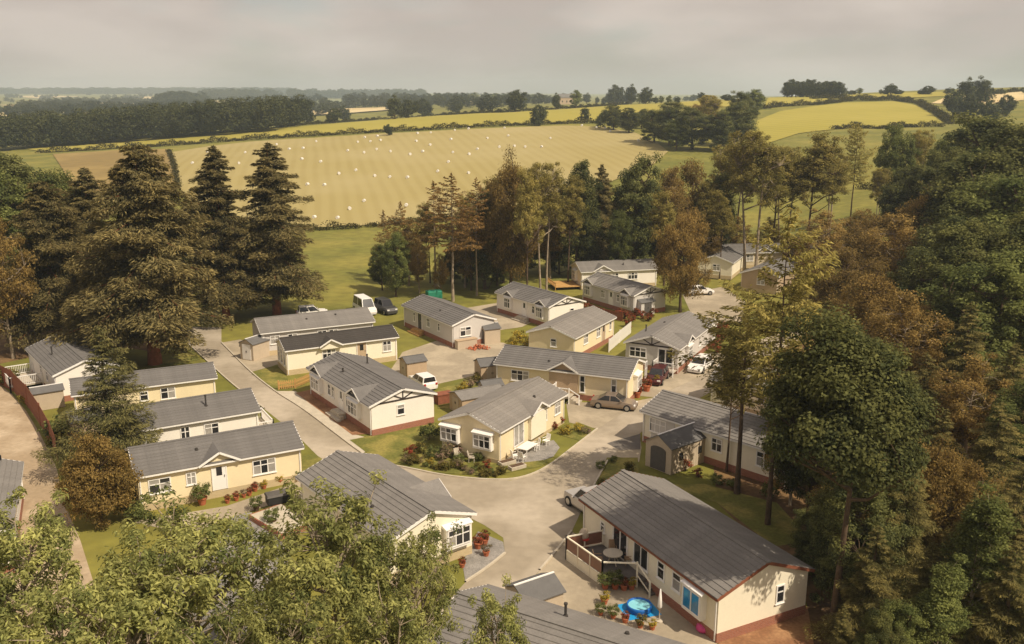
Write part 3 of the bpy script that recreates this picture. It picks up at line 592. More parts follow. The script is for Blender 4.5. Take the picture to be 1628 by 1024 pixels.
# partly seen ones
Sh = house('grey roof at the bottom edge below the paved yard', (-1.3, 44.2), -30, 14, 5.9, -1, 'palecream', 'roof_grey', hr=1.05)
vent(Sh, 1, -1.6, .5, .7); vent(Sh, 1, 1.6, .45, .1)
Th = house('grey-roofed park home hidden under the leafy foreground tree', (-10.6, 39.5), 128, 10, 6.2, 1, 'white_wall', 'roof_grey')
Vh = house('grey-roofed park home cut by the left edge beside the track', (-35.1, 61.3), -65, 12, 6, -1, 'white_wall', 'roof_grey')
def U(label, px, z, ang, L, W, s, wall, roof, wins=(), gw=()):
    b = at(*px, z); h = house(label, (b.x, b.y), ang, L, W, s, wall, roof, skirt='brick_buff')
    for p in wins: win(h, 'L', 0, 1.8, 1.3, 1.1, 2, px=p)
    for u_ in gw: win(h, 'G', u_, 1.8, 1.2, 1.1, 2)
    return h
u1 = U('tan park home with grey cross gable far back between the slim trunks', (1156, 402), 2.8, 6, 13, 6, 1, 'beige_wall', 'roof_slate', [(1163, 407), (1192, 408)]); xgable(u1, 'L', 0, 3.4, px=(1214, 405))
U('tan gabled park home with blue-grey roof behind the pine trunk', (1238, 440), 2.8, 55, 12, 6, 1, 'tan', 'roof_slate', (), (3,))
U('cream gabled park home behind the golden tree leaves', (1166, 418), 2.8, 65, 10, 6, 1, 'palecream', 'roof_slate', (), (3,))
U('cream park home almost hidden behind the dark trunks on the right', (1126, 602), 2.8, -36, 13, 6, 1, 'palecream', 'roof_grey', [(1152, 624), (1215, 640)])
U('white park home glimpsed through the woodland at the right', (1275, 405), 2.8, 20, 12, 6, 1, 'white_wall', 'roof_slate', [(1285, 415)])
U('pale park home glimpsed high among the rust-coloured trees', (1385, 372), 2.8, 25, 12, 6, 1, 'palecream', 'roof_slate')

# ================================================================== TREES
def unit(v): return v / np.maximum(np.linalg.norm(v, axis=-1, keepdims=True), 1e-9)
def leaves(P, A, Nn, ln, wd, tint):
    """diamond leaf cards: centre P, length axis A, normal Nn"""
    A = unit(A); S = unit(np.cross(Nn, A)); ln = np.broadcast_to(np.asarray(ln), (len(P),))[:, None]; wd = np.broadcast_to(np.asarray(wd), (len(P),))[:, None]
    up = unit(np.cross(A, S)) * ln * .12
    V = np.stack([P - A * ln * .5, P + S * wd * .5 + up, P + A * ln * .5, P - S * wd * .5 + up], 1).reshape(-1, 3)
    return V, np.repeat(tint, 4)
def leafmesh(parts, name, mat):
    V = np.concatenate([p[0] for p in parts]); t = np.concatenate([p[1] for p in parts])
    Q = np.arange(len(V)).reshape(-1, 4); return npmesh(name, V, Q, mat, t)
class Proto: pass
def mkproto(trunk_mb, parts, bark, leafm, h, r):
    p = Proto(); p.h, p.r = h, r; p.trunk = trunk_mb.mesh('trunk', M[bark], True) if trunk_mb.v else None; p.crown = leafmesh(parts, 'crown', M[leafm]); return p
def broad(seed, h, r, z0=.3, ncl=120, lpc=120, ll=.3, cr=1.0, leafm='lf_oak', bark='bark', tr=.25, nlimb=9, lw=.6, squash=.7, inner=.35, droop=0., stems=1, lobes=7, lobe=.35):
    g = np.random.default_rng(seed); mb = MB(); rz = (1 - z0) * h / 2; cz = z0 * h + rz
    LD = unit(g.normal(size=(lobes, 3)))
    d = unit(g.normal(size=(ncl, 3))); lo_ = -.5 if z0 > .15 else -.93; d[:, 2] = np.where(d[:, 2] < lo_, -d[:, 2], d[:, 2])
    f = (1 - lobe) + lobe * np.max(d @ LD.T, axis=1).clip(0, 1) ** 2 * 1.35
    rad = f * (inner + (1 - inner) * g.random(ncl) ** .45) * np.where(g.random(ncl) < .12, 1.16, 1.0)
    C = d * rad[:, None] * np.array([r, r, rz]) * .92 + np.array([0, 0, cz])
    fol = []
    for st in range(stems):
        ox, oy = (g.normal(size=2) * .35 * stems if stems > 1 else (0, 0)); a0 = g.random() * 6.28
        pts = [(ox, oy, -.2)]; topz = cz + rz * .5
        for i in range(1, 7):
            t = i / 6; pts.append((ox * (1 + t) + math.cos(a0 + t * 3) * .1 * r * t, oy * (1 + t) + math.sin(a0 + t * 3) * .1 * r * t, topz * t))
        mb.tube(pts, [tr * (1.25 if i == 0 else 1 - .8 * i / 6) for i in range(7)], 8)
        if st == 0: TP = np.array(pts)
    idx = np.argsort(-rad)[:nlimb]; limbs = []
    for q in idx:
        e = C[q]; za = max(z0 * h * .75, min(topz * .85, e[2] - .7 * math.hypot(e[0], e[1]))); s = np.array([np.interp(za, TP[:, 2], TP[:, 0]), np.interp(za, TP[:, 2], TP[:, 1]), za])
        m1 = s + (e - s) * .4 + np.array([0, 0, -.05 * r]) + g.normal(size=3) * .06 * r; m2 = s + (e - s) * .75 + g.normal(size=3) * .05 * r
        mb.tube([s, m1, m2, e], [tr * .5, tr * .36, tr * .2, tr * .06], 5); limbs += [s, m1, m2, (m1 + m2) / 2]
    limbs = np.array(limbs)
    for q in range(ncl):
        if q in idx: continue
        e = C[q]; k = np.argmin(np.linalg.norm(limbs - e, axis=1) + .3 * (limbs[:, 2] > e[2]) * r); s = limbs[k]; m = (s + e) / 2 + g.normal(size=3) * .05 * r
        mb.tube([s, m, e], [tr * .16, tr * .1, tr * .03], 4)
    n = ncl * lpc; ci = np.repeat(np.arange(ncl), lpc); size = (.65 + .7 * g.random(ncl))[ci]
    u = unit(g.normal(size=(n, 3))) * (g.random((n, 1)) ** .45)
    P = C[ci] + u * (cr * size)[:, None] * np.array([1, 1, squash]); P[:, 2] -= droop * g.random(n) * cr
    nn = unit(u * .8 + unit(C[ci] - np.array([0, 0, cz])) * .35 + np.array([0, 0, .75]) + g.normal(size=(n, 3)) * .45); A = np.cross(nn, g.normal(size=(n, 3))); A[:, 2] -= droop * 1.5
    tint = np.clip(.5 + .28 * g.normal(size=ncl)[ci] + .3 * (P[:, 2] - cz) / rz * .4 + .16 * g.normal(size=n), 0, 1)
    l = ll * (.7 + .6 * g.random(n)); return mkproto(mb, [leaves(P, A, nn, l, l * lw, tint)], bark, leafm, h, r)
def conifer(seed, h, r, z0=.05, nb=160, lpb=110, ll=.35, leafm='lf_conifer', bark='bark', tr=.35, shape=.85, jag=.25, droop=.18, tip=.08, dense=1.0, lw=.35, wide=.42, top=1.0, clump=1):
    g = np.random.default_rng(seed); mb = MB(); pts = [(g.normal() * .02 * h * t / 6 * .3, g.normal() * .02 * h * t / 6 * .3, h * t / 6 * .97 - (.2 if t == 0 else 0)) for t in range(7)]
    mb.tube(pts, [tr * (1.3 if t == 0 else (1 - t / 6) ** .8 + .03) for t in range(7)], 8)
    parts = []; PP = []; AA = []; NN = []; TT = []
    # clumps of branches so the silhouette breaks up into masses
    for b in range(nb):
        t = (b + g.random()) / nb; z = h * (z0 + (1 - z0) * t ** 1.05); rr = r * ((1 - t) ** shape * top + .03) * (1 - jag + 2 * jag * g.random() ** .8)
        if t < .12: rr *= .55 + t * 3.5
        az_ = b * 2.39996 * clump; rr *= 1 + .42 * jag / .3 * (math.sin(az_ * 2 + 7 * t + seed) * math.sin(11 * t + az_ + seed * 2))
        a = b * 2.39996 * clump + g.normal() * .5; dr = np.array([math.cos(a), math.sin(a), 0]); sd = np.array([-math.sin(a), math.cos(a), 0])
        up0 = .35 * t - .05; n = max(6, int(lpb * (rr / r) ** 1.3 * dense) + 5)
        ct = .12 + .9 * g.random(n) ** .75; P = lambda tt: np.stack([dr[0] * rr * tt, dr[1] * rr * tt, z + rr * (up0 * tt - droop * 1.6 * tt * tt + tip * 3 * np.maximum(tt - .6, 0) ** 1.5)], -1)
        mb.tube([P(np.array(q)) for q in (0., .5, .9)], [tr * .13 * (1 - t) + .015, tr * .08 * (1 - t) + .01, .008], 4)
        lat = (g.random(n) * 2 - 1); w_ = rr * wide * np.sin(np.clip(ct, .1, 1) * 2.6) ** .8; pos = P(ct) + sd * (lat * w_)[:, None]
        pos[:, 2] += -np.abs(lat) * w_ * .25 + g.normal(size=n) * .035 * rr + .02
        ax = dr * .8 + sd * (np.sign(lat) * (.5 + .5 * np.abs(lat)))[:, None] + np.array([0, 0, -.25]) + g.normal(size=(n, 3)) * .3
        nn = np.array([0, 0, 1.0]) + dr * .25 + g.normal(size=(n, 3)) * .4
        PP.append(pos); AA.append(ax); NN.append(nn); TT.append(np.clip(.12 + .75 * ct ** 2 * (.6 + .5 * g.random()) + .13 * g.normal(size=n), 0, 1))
    n = 30; PP.append(np.stack([g.normal(size=n) * .03 * r, g.normal(size=n) * .03 * r, h * (.93 + .08 * g.random(n))], 1)); AA.append(g.normal(size=(n, 3)) * .4 + np.array([0, 0, 1])); NN.append(g.normal(size=(n, 3))); TT.append(np.full(n, .6))
    P = np.concatenate(PP); l = ll * (.65 + .7 * g.random(len(P))); parts = [leaves(P, np.concatenate(AA), np.concatenate(NN), l, l * lw, np.concatenate(TT))]
    return mkproto(mb, parts, bark, leafm, h, r)
PR = {}
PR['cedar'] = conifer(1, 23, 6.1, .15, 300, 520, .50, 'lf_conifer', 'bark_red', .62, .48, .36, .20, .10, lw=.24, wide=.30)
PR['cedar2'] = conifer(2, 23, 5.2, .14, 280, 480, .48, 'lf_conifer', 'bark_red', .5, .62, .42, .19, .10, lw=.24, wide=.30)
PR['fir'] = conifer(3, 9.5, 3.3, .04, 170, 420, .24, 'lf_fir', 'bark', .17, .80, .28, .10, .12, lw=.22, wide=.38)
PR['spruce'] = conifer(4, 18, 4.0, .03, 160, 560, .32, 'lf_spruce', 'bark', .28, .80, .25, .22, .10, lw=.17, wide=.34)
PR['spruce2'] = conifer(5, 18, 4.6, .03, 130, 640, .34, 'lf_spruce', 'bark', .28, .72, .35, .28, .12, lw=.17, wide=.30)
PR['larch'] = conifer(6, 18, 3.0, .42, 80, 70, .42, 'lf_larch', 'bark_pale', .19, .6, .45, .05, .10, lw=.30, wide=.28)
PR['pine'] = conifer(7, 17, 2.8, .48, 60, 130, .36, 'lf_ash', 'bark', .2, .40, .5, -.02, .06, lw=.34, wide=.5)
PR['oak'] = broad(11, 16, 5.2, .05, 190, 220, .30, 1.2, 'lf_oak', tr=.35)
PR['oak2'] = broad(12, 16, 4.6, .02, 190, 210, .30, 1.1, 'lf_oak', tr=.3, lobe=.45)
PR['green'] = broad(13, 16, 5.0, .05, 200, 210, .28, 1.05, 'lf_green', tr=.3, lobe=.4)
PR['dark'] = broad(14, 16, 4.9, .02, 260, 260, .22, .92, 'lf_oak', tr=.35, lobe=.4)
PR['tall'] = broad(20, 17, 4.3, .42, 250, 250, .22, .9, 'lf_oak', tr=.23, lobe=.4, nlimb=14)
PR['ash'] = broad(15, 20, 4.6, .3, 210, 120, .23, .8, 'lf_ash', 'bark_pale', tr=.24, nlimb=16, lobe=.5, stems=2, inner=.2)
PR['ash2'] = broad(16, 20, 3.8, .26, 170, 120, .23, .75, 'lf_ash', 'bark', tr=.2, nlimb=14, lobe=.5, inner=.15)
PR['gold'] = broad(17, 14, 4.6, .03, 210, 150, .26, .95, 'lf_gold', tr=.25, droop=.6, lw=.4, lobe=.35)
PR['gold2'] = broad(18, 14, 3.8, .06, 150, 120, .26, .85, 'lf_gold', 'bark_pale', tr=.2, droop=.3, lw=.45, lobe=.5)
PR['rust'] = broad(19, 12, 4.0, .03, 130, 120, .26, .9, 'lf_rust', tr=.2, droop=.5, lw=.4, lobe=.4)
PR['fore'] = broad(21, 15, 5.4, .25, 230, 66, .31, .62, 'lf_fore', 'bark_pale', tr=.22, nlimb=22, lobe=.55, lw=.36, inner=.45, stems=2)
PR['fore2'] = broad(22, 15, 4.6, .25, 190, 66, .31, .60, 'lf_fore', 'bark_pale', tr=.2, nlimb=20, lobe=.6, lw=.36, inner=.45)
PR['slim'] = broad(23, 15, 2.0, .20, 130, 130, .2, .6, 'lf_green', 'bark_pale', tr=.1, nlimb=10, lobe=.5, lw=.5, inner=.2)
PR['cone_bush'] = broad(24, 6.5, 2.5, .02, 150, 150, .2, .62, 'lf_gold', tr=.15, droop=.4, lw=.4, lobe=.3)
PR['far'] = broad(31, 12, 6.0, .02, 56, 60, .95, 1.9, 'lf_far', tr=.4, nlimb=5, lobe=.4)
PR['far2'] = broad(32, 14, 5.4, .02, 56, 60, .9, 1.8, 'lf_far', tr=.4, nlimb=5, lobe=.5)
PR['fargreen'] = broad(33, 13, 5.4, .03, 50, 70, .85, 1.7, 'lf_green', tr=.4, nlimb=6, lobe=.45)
PR['shrub'] = broad(41, 1.2, .7, 0, 22, 40, .14, .28, 'lf_shrub', tr=.03, nlimb=4)
PR['shrub_green'] = broad(42, 1.2, .7, 0, 22, 45, .14, .28, 'lf_green', tr=.03, nlimb=4)
PR['shrub_red'] = broad(43, .8, .5, 0, 18, 36, .11, .2, 'fl_red', tr=.02, nlimb=4)
PR['shrub_pink'] = broad(44, .9, .6, 0, 20, 36, .11, .22, 'fl_pink', tr=.02, nlimb=4)
PR['shrub_yellow'] = broad(45, .8, .55, 0, 18, 36, .11, .2, 'fl_yellow', tr=.02, nlimb=4)
NTR = [0]
def plant(proto, X, Y, h, label, name='tree', cat='tree', group=None, wide=1.0, rz=None, z=None):
    p = PR[proto]; NTR[0] += 1; k = h / p.h
    o = empty(name, (X, Y, hz(X, Y) if z is None else z), rz if rz is not None else (NTR[0] * 2.3) % 6.28, label, cat, group); o.scale = (k * wide, k * wide, k)
    for nm, me in (('trunk', p.trunk), ('crown', p.crown)):
        if me: c = bpy.data.objects.new(nm, me); COL.objects.link(c); c.parent = o
    return o
def tree(proto, x, Y, ytop, label, name='broadleaf_tree', group=None, wide=1.0, cat='tree'):
    """tree whose tip stands over photo column x at distance Y, tip on row ytop"""
    zt = zrow(ytop, Y); X = colx(x, Y, zt * .75); h = zt - hz(X, Y)
    return plant(proto, X, Y, h, label, name, cat, group, wide)
CF = 'conifer_tree'
# tall conifers on the left
tree('cedar', 222, 96, 232, 'broadest tall dark conifer with red trunk at the left', CF, wide=1.02)
tree('cedar2', 345, 116, 233, 'dark conifer between the broad one and the right-hand one of the tall trio', CF, wide=.95)
tree('cedar2', 428, 120, 228, 'rightmost of the tall dark conifers, standing against the stubble field', CF, wide=1.08)
tree('cedar', 70, 104, 290, 'tall conifer behind the white home at the far left', CF, wide=.95)
tree('cedar2', 140, 112, 268, 'slimmer conifer left of the broadest red-trunked one', CF, wide=1.1)
tree('green', 95, 130, 262, 'bright green leafy crown above the left conifers', wide=.9); tree('oak', 25, 132, 235, 'dark leafy tree at the left edge below the plantation', wide=1.0)
tree('green', -20, 125, 262, 'green leafy tree cut by the left edge', wide=1.1); tree('gold2', -2, 98, 335, 'golden tree cut by the left edge above the brick wall', wide=.75)
tree('oak2', 290, 132, 330, 'dark rounded tree filling the gap between the two broad conifers', wide=.9)
tree('oak2', 385, 130, 400, 'dark understorey tree low between the conifer trio', wide=.9)
tree('oak2', 180, 124, 420, 'dark understorey tree behind the red trunk', wide=1.1); tree('oak2', 100, 118, 430, 'dark understorey tree behind the shaded white home', wide=1.1)
tree('fir', 163, 67, 520, 'young layered fir standing between the cream and white homes', CF)
tree('cone_bush', 150, 57, 692, 'rounded golden-brown conifer beside the track', CF, wide=1.05)
# middle row of trees behind the homes
tree('green', 627, 131, 365, 'rounded green tree at the left end of the middle row', wide=.75)
for i, (x, Y, yt, lb) in enumerate([(637, 140, 322, 'bare-topped rusty larch at the left of the middle row'), (690, 138, 290, 'rusty larch left of the tallest larch'), (718, 128, 278, 'tall rusty larch with a long pale trunk'), (757, 132, 285, 'rusty larch against the big brown-green crown'), (610, 146, 335, 'small leaning rusty larch at the edge of the stubble')]):
    tree('larch', x, Y, yt, lb, 'larch_tree', wide=(.9, 1.0, 1.1, .8, .8)[i])
tree('gold2', 665, 134, 375, 'golden leafy tree under the two larches', wide=.8); tree('gold2', 700, 130, 400, 'small golden tree beside the pale larch trunk', wide=.7)
tree('oak', 770, 137, 300, 'dark spreading tree left of the big golden crown', wide=.72); tree('gold', 812, 134, 244, 'big golden-brown crown in the middle of the tree row', wide=.72)
tree('ash', 866, 131, 248, 'yellow-green airy tree with pale trunk in the middle row', wide=.72); tree('ash2', 838, 126, 262, 'slim pale-trunked tree right behind the dormer home', wide=.7)
tree('oak2', 800, 142, 345, 'dark low tree behind the dormer home', wide=.9); tree('oak2', 740, 140, 380, 'dark low tree behind the long grey home', wide=.7)
tree('oak', 918, 146, 250, 'dark tree with forked trunk left of the red trunk', wide=.62); tree('cedar2', 957, 148, 262, 'dark evergreen with thick red trunk in the middle row', CF, wide=.6)
tree('oak2', 1010, 150, 238, 'tall dark tree right of the red trunk', wide=.7); tree('green', 985, 142, 330, 'green tree low behind the farthest white home', wide=.6); tree('oak2', 890, 150, 330, 'dark low tree behind the farthest deck', wide=.7)
tree('gold2', 1062, 152, 262, 'golden-brown airy tree right of the tall dark one', wide=.9); tree('rust', 1105, 160, 245, 'rust-brown hazy tree in front of the meadow', wide=.95); tree('oak2', 1140, 158, 268, 'dark green tree behind the rust-brown one', wide=.8)
tree('gold', 1087, 121, 322, 'golden ivy-clad tree beside the farthest homes', wide=.78); tree('ash', 1205, 150, 198, 'tall airy pale-green tree with forked pale trunk', wide=1.0); tree('ash2', 1292, 158, 205, 'airy tall tree with dark forked trunk before the meadow', wide=1.25)
tree('ash2', 1150, 145, 300, 'thin pale tree between the golden tree and the tall airy one', wide=.9); tree('ash', 1255, 170, 225, 'airy pale-green tree behind the two tall airy ones', wide=.9)
tree('pine', 1361, 180, 198, 'lone thin dark pine in front of the green meadow', CF, wide=.7); 
tree('green', 1425, 185, 192, 'green tree with several bare stems on the meadow', wide=.62); tree('ash', 1465, 190, 200, 'multi-stemmed pale-green tree on the meadow', wide=.7); tree('green', 1492, 178, 215, 'bushy green tree at the meadow edge', wide=.6)
UG = 'low trees filling the middle row'
for i_, (pr, x, Y, yt, wd) in enumerate([('oak2', 655, 150, 385, 1.3), ('gold2', 720, 150, 390, 1.2), ('oak2', 775, 150, 370, 1.3), ('oak', 835, 152, 360, 1.2), ('oak2', 870, 156, 350, 1.2), ('green', 935, 156, 345, 1.2), ('oak2', 970, 158, 330, 1.2), ('oak', 1045, 160, 320, 1.1), ('gold2', 1120, 150, 350, 1.3), ('gold2', 1075, 158, 350, 1.2), ('gold2', 1170, 160, 340, 1.3), ('gold2', 1225, 165, 345, 1.2), ('gold', 1265, 152, 372, 1.2), ('gold2', 1320, 150, 375, 1.2)]):
    tree(pr, x, Y, yt, ['dark', 'golden', 'dark', 'dark', 'dark', 'green', 'dark', 'dark', 'golden', 'golden', 'golden', 'golden', 'golden', 'golden'][i_] + ' low tree in the middle row, ' + ['first', 'second', 'third', 'fourth', 'fifth', 'sixth', 'seventh', 'eighth', 'ninth', 'tenth', 'eleventh', 'twelfth', 'thirteenth', 'fourteenth'][[0, 1, 2, 3, 4, 5, 6, 7, 9, 8, 10, 11, 12, 13][i_]] + ' low one from the left', 'broadleaf_tree', UG, wide=wd)
AG = 'airy sunlit trees in front of the meadow'
for pr, x, Y, yt, wd, lb in [('ash', 1170, 168, 222, 1.0, 'airy tree left of the forked pale trunk'), ('ash2', 1235, 160, 232, 1.1, 'airy tree between the two tall forked ones'), ('ash', 1325, 172, 235, 1.0, 'airy tree left of the lone pine'), ('gold2', 1310, 142, 330, 1.3, 'golden haze of leaves below the dark forked trunk'), ('ash2', 1125, 150, 285, 1.0, 'thin yellow-green tree behind the golden ivy-clad one'), ('ash2', 1060, 140, 300, 1.0, 'yellow-green tree left of the golden ivy-clad one'), ('ash', 1400, 175, 262, .8, 'airy tree right of the lone pine'), ('gold2', 1365, 150, 330, 1.2, 'golden tree at the foot of the lone pine'), ('ash2', 790, 140, 275, .9, 'yellow-green tree behind the dormer home'), ('ash2', 905, 140, 275, .8, 'yellow-green tree left of the farthest home'), ('gold2', 875, 146, 300, 1.1, 'golden tree behind the pale trunk'), ('gold2', 750, 146, 330, 1.0, 'golden tree between larches and the big golden crown'), ('ash2', 1270, 100, 430, 1.0, 'thin golden-green tree right of the slim reddish trunk'), ('gold2', 1330, 92, 470, 1.0, 'olive-gold tree above the big dark one')]:
    tree(pr, x, Y, yt, lb, 'broadleaf_tree', AG, wide=wd)
for pr, x, Y, yt, wd, lb in [('green', 606, 136, 385, .8, 'low green tree at the very left of the middle row'), ('gold2', 648, 140, 345, 1.0, 'golden tree behind the left larches'), ('ash2', 682, 142, 318, .9, 'thin yellow-green tree among the larches'), ('gold2', 738, 138, 335, 1.0, 'golden tree right of the tallest larch'), ('oak2', 716, 143, 392, 1.1, 'dark low tree behind the tallest larch'), ('ash2', 748, 136, 300, .9, 'yellow-green tree between tallest larch and golden crown'), ('oak2', 640, 143, 400, 1.1, 'dark low tree behind the green storage tank')]:
    tree(pr, x, Y, yt, lb, 'broadleaf_tree', 'trees filling the left of the middle row', wide=wd)
# right-hand woodland
tree('pine', 1186, 62, 470, 'dark-trunked pine in front of the cream and grey home', CF, wide=1.15); tree('pine', 1246, 57, 345, 'tall slim reddish-trunked pine beside the big dark tree', CF, wide=.72)
tree('ash2', 1165, 66, 520, 'thin leafy tree just left of the two slim pines', wide=.85)
plant('tall', 17.4, 44.2, 17.4, 'big dark broadleaf tree towering over the brown-roofed home', 'broadleaf_tree', wide=.95); plant('dark', 18.9, 46.2, 8.5, 'low dark tree behind the trunk of the big dark tree', 'broadleaf_tree', wide=1.1); plant('spruce', 18.6, 42.6, 7.0, 'small spruce at the foot of the big dark tree', CF, wide=1.4); tree('dark', 1300, 58, 560, 'dark leafy tree between the slim pines and the big dark one', wide=.8); tree('spruce', 1440, 47, 690, 'brownish spruce just right of the big dark tree', CF, wide=1.1); tree('dark', 1372, 53, 545, 'dark leafy tree right beside the big dark one', wide=.75); tree('gold2', 1268, 60, 600, 'olive tree left of the big dark one', wide=.8); tree('dark', 1275, 66, 560, 'dark leafy tree behind the two slim pines', wide=.9)
tree('dark', 1395, 62, 560, 'dark tree on the right shoulder of the big dark one', wide=1.0)
W1 = 'mixed trees of the right-hand wood'
for i, (pr, x, Y, yt, wd, lb) in enumerate([
 ('gold', 1400, 92, 425, 1.0, 'golden drooping tree above the big dark tree'), ('gold', 1470, 86, 470, 1.0, 'golden-brown drooping tree in the middle of the wood'), ('rust', 1345, 112, 385, 1.2, 'rust-coloured feathery tree behind the golden one'),
 ('gold2', 1430, 118, 335, 1.1, 'golden tree below the multi-stemmed meadow trees'), ('rust', 1390, 128, 330, 1.1, 'rust-coloured low tree near the meadow'), ('gold', 1290, 118, 405, .9, 'golden bush-like tree between the slim trunks and the wood'),
 ('green', 1590, 82, 385, 1.0, 'bright green tree at the right edge, midway up'), ('dark', 1530, 92, 350, 1.0, 'dark green tree in the upper wood'), ('green', 1610, 110, 268, 1.1, 'green tree at the right edge below the skyline'), ('oak', 1545, 125, 235, 1.0, 'dark tree below the skyline clump at the right'),
 ('oak2', 1600, 150, 175, 1.2, 'dark tree on the slope at the upper right'), ('gold', 1480, 128, 300, .9, 'golden tree under the green meadow-edge tree'), ('dark', 1500, 150, 235, .9, 'dark tree beside the bushy meadow-edge tree'), ('green', 1560, 170, 180, .9, 'mid-green crown near the top of the right-hand slope'),
 ('oak', 1640, 130, 190, 1.1, 'dark crown cut by the upper right edge'), ('rust', 1600, 95, 440, 1.1, 'rust-brown tree among the greens at the right edge'), ('spruce', 1540, 74, 480, 1.0, 'dark spruce in the heart of the wood'), ('spruce2', 1470, 70, 560, 1.0, 'brownish spruce below the golden drooping tree'),
 ('gold2', 1550, 66, 560, 1.0, 'gold-green tree among the spruces'), ('spruce', 1610, 66, 545, 1.0, 'spruce cut by the right edge, midway down'), ('spruce2', 1420, 58, 660, 1.0, 'spruce right beside the big dark tree'), ('spruce', 1500, 57, 650, .95, 'layered spruce in the lower wood'),
 ('spruce2', 1585, 55, 640, 1.0, 'layered spruce at the right edge of the lower wood'), ('spruce', 1355, 50, 790, .85, 'small spruce behind the brown-roofed home'), ('spruce2', 1450, 48, 745, 1.0, 'brown-tipped spruce at the lower right'), ('spruce', 1545, 46, 780, .9, 'spruce behind the slim pale-stemmed tree'),
 ('spruce2', 1390, 43, 880, .95, 'low spruce at the bottom beside the cream gable'), ('spruce', 1480, 42, 860, .9, 'low spruce near the bottom right'), ('spruce2', 1620, 45, 740, .95, 'spruce cut by the lower right edge'), ('spruce', 1340, 40, 960, .8, 'lowest small spruce at the bottom edge'),
 ('green', 1440, 39, 950, .7, 'small green tree at the bottom edge of the wood'), ('dark', 1480, 105, 395, .8, 'dark tree between the golden trees'), ('oak', 1440, 160, 262, .7, 'dark tree at the foot of the meadow'), ('dark', 1640, 90, 330, 1.0, 'dark tree cut by the right edge'), ('gold', 1560, 112, 310, .9, 'olive-gold tree in the upper wood'),
 ('gold2', 1370, 52, 700, 1.0, 'olive-gold tree under the big dark one'), ('dark', 1300, 50, 800, .9, 'low dark tree beside the cream gable'), ('spruce', 1610, 39, 860, 1.0, 'spruce at the right edge just above the corner'), ('gold', 1500, 50, 700, .9, 'bronze tree between the lower spruces'), ('spruce2', 1520, 40, 930, 1.0, 'spruce at the bottom edge, far right'), ('dark', 1400, 38, 975, .7, 'dark low tree at the bottom edge of the wood'), ('rust', 1440, 52, 690, .9, 'rust-tinged tree right of the big dark one'), ('green', 1620, 60, 600, .8, 'bright green tree between the right-edge spruces'), ('dark', 1360, 75, 520, .9, 'dark tree behind the big dark one'), ('gold2', 1440, 80, 455, 1.0, 'thin golden tree beside the drooping one'), ('oak2', 1520, 110, 300, .9, 'round dark tree under the skyline slope'), ('green', 1580, 135, 225, .9, 'green tree halfway up the right slope'),
 ('slim', 1562, 41, 752, 1.0, 'slim pale-stemmed green tree at the lower right'), ('slim', 1500, 39, 880, 1.1, 'slim green sapling left of the pale-stemmed tree'), ('slim', 1620, 40, 900, 1.1, 'green sapling at the bottom right corner')]):
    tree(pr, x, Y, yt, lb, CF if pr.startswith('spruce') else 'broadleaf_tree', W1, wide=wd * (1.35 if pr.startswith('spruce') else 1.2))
# leafy trees close to the camera at the bottom left
for pr, x, Y, yt, wd, lb in [('fore', 285, 33, 798, .9, 'leafy foreground tree below the yellow home'), ('fore2', 520, 33, 768, .78, 'tallest leafy foreground tree in front of the junction home'), ('fore', 645, 35, 815, .58, 'leafy foreground tree over the cream gable'), ('fore2', 25, 33, 790, .8, 'leafy foreground tree at the left bottom corner'), ('fore2', 800, 30, 935, .55, 'small leafy crown over the bottom grey roof'),
                             ('fore', 165, 30, 870, .85, 'foreground tree low at the left beside the track'), ('fore', 430, 28, 940, .7, 'foreground tree low at the bottom, left of centre'), ('fore2', 640, 29, 930, .7, 'foreground tree at the bottom left of the grey roof')]:
    tree(pr, x, Y, yt, lb, 'broadleaf_tree', 'leafy trees nearest the camera', wide=wd)

# hedgerow and skyline trees
FG = 'trees along the far field edges'
def ftree(proto, x, y, ytop, label, wide=1.0, group=None):
    p = gnd(x, y); h = max(3, zrow(ytop, p.y) - p.z); return plant(proto, p.x, p.y, h, label, 'hedgerow_tree', 'tree', group, wide)
for a in [('far', 820, 178, 142, 'round tree on the skyline left of centre, behind the barley', .9), ('far', 858, 200, 166, 'round tree on the hedge between barley and stubble', .85), ('far', 617, 216, 197, 'small round tree on the hedge above the stubble', .8), ('fargreen', 916, 172, 143, 'bright green round skyline tree', .8), ('far2', 884, 175, 147, 'dark skyline tree left of the bright green one', .8),
          ('far2', 930, 196, 168, 'thin pale tree on the barley hedge', .8), ('far', 978, 166, 134, 'left tree of the large skyline clump', .9), ('far2', 1003, 166, 133, 'middle tree of the large skyline clump', .9), ('far', 1026, 166, 138, 'right tree of the large skyline clump', .8), ('far', 650, 188, 158, 'dark broad tree behind the barley, left of its neighbour', 1.2), ('far', 672, 186, 156, 'dark broad tree behind the barley, right of its neighbour', 1.1),
          ('far2', 628, 190, 150, 'pointed dark tree behind the barley', 1.0), ('far', 728, 180, 160, 'round dark tree on the barley edge', 1.0), ('far', 545, 194, 167, 'dark tree pair on the barley edge, right one', 1.0), ('far', 530, 196, 172, 'dark tree pair on the barley edge, left one', 1.0), ('far', 458, 196, 166, 'tree at the right end of the dark plantation', .9), ('far', 487, 196, 170, 'small tree between plantation and tree pair', .8)]:
    ftree(*a)
CL = 'clump of trees at the corner of the stubble field'
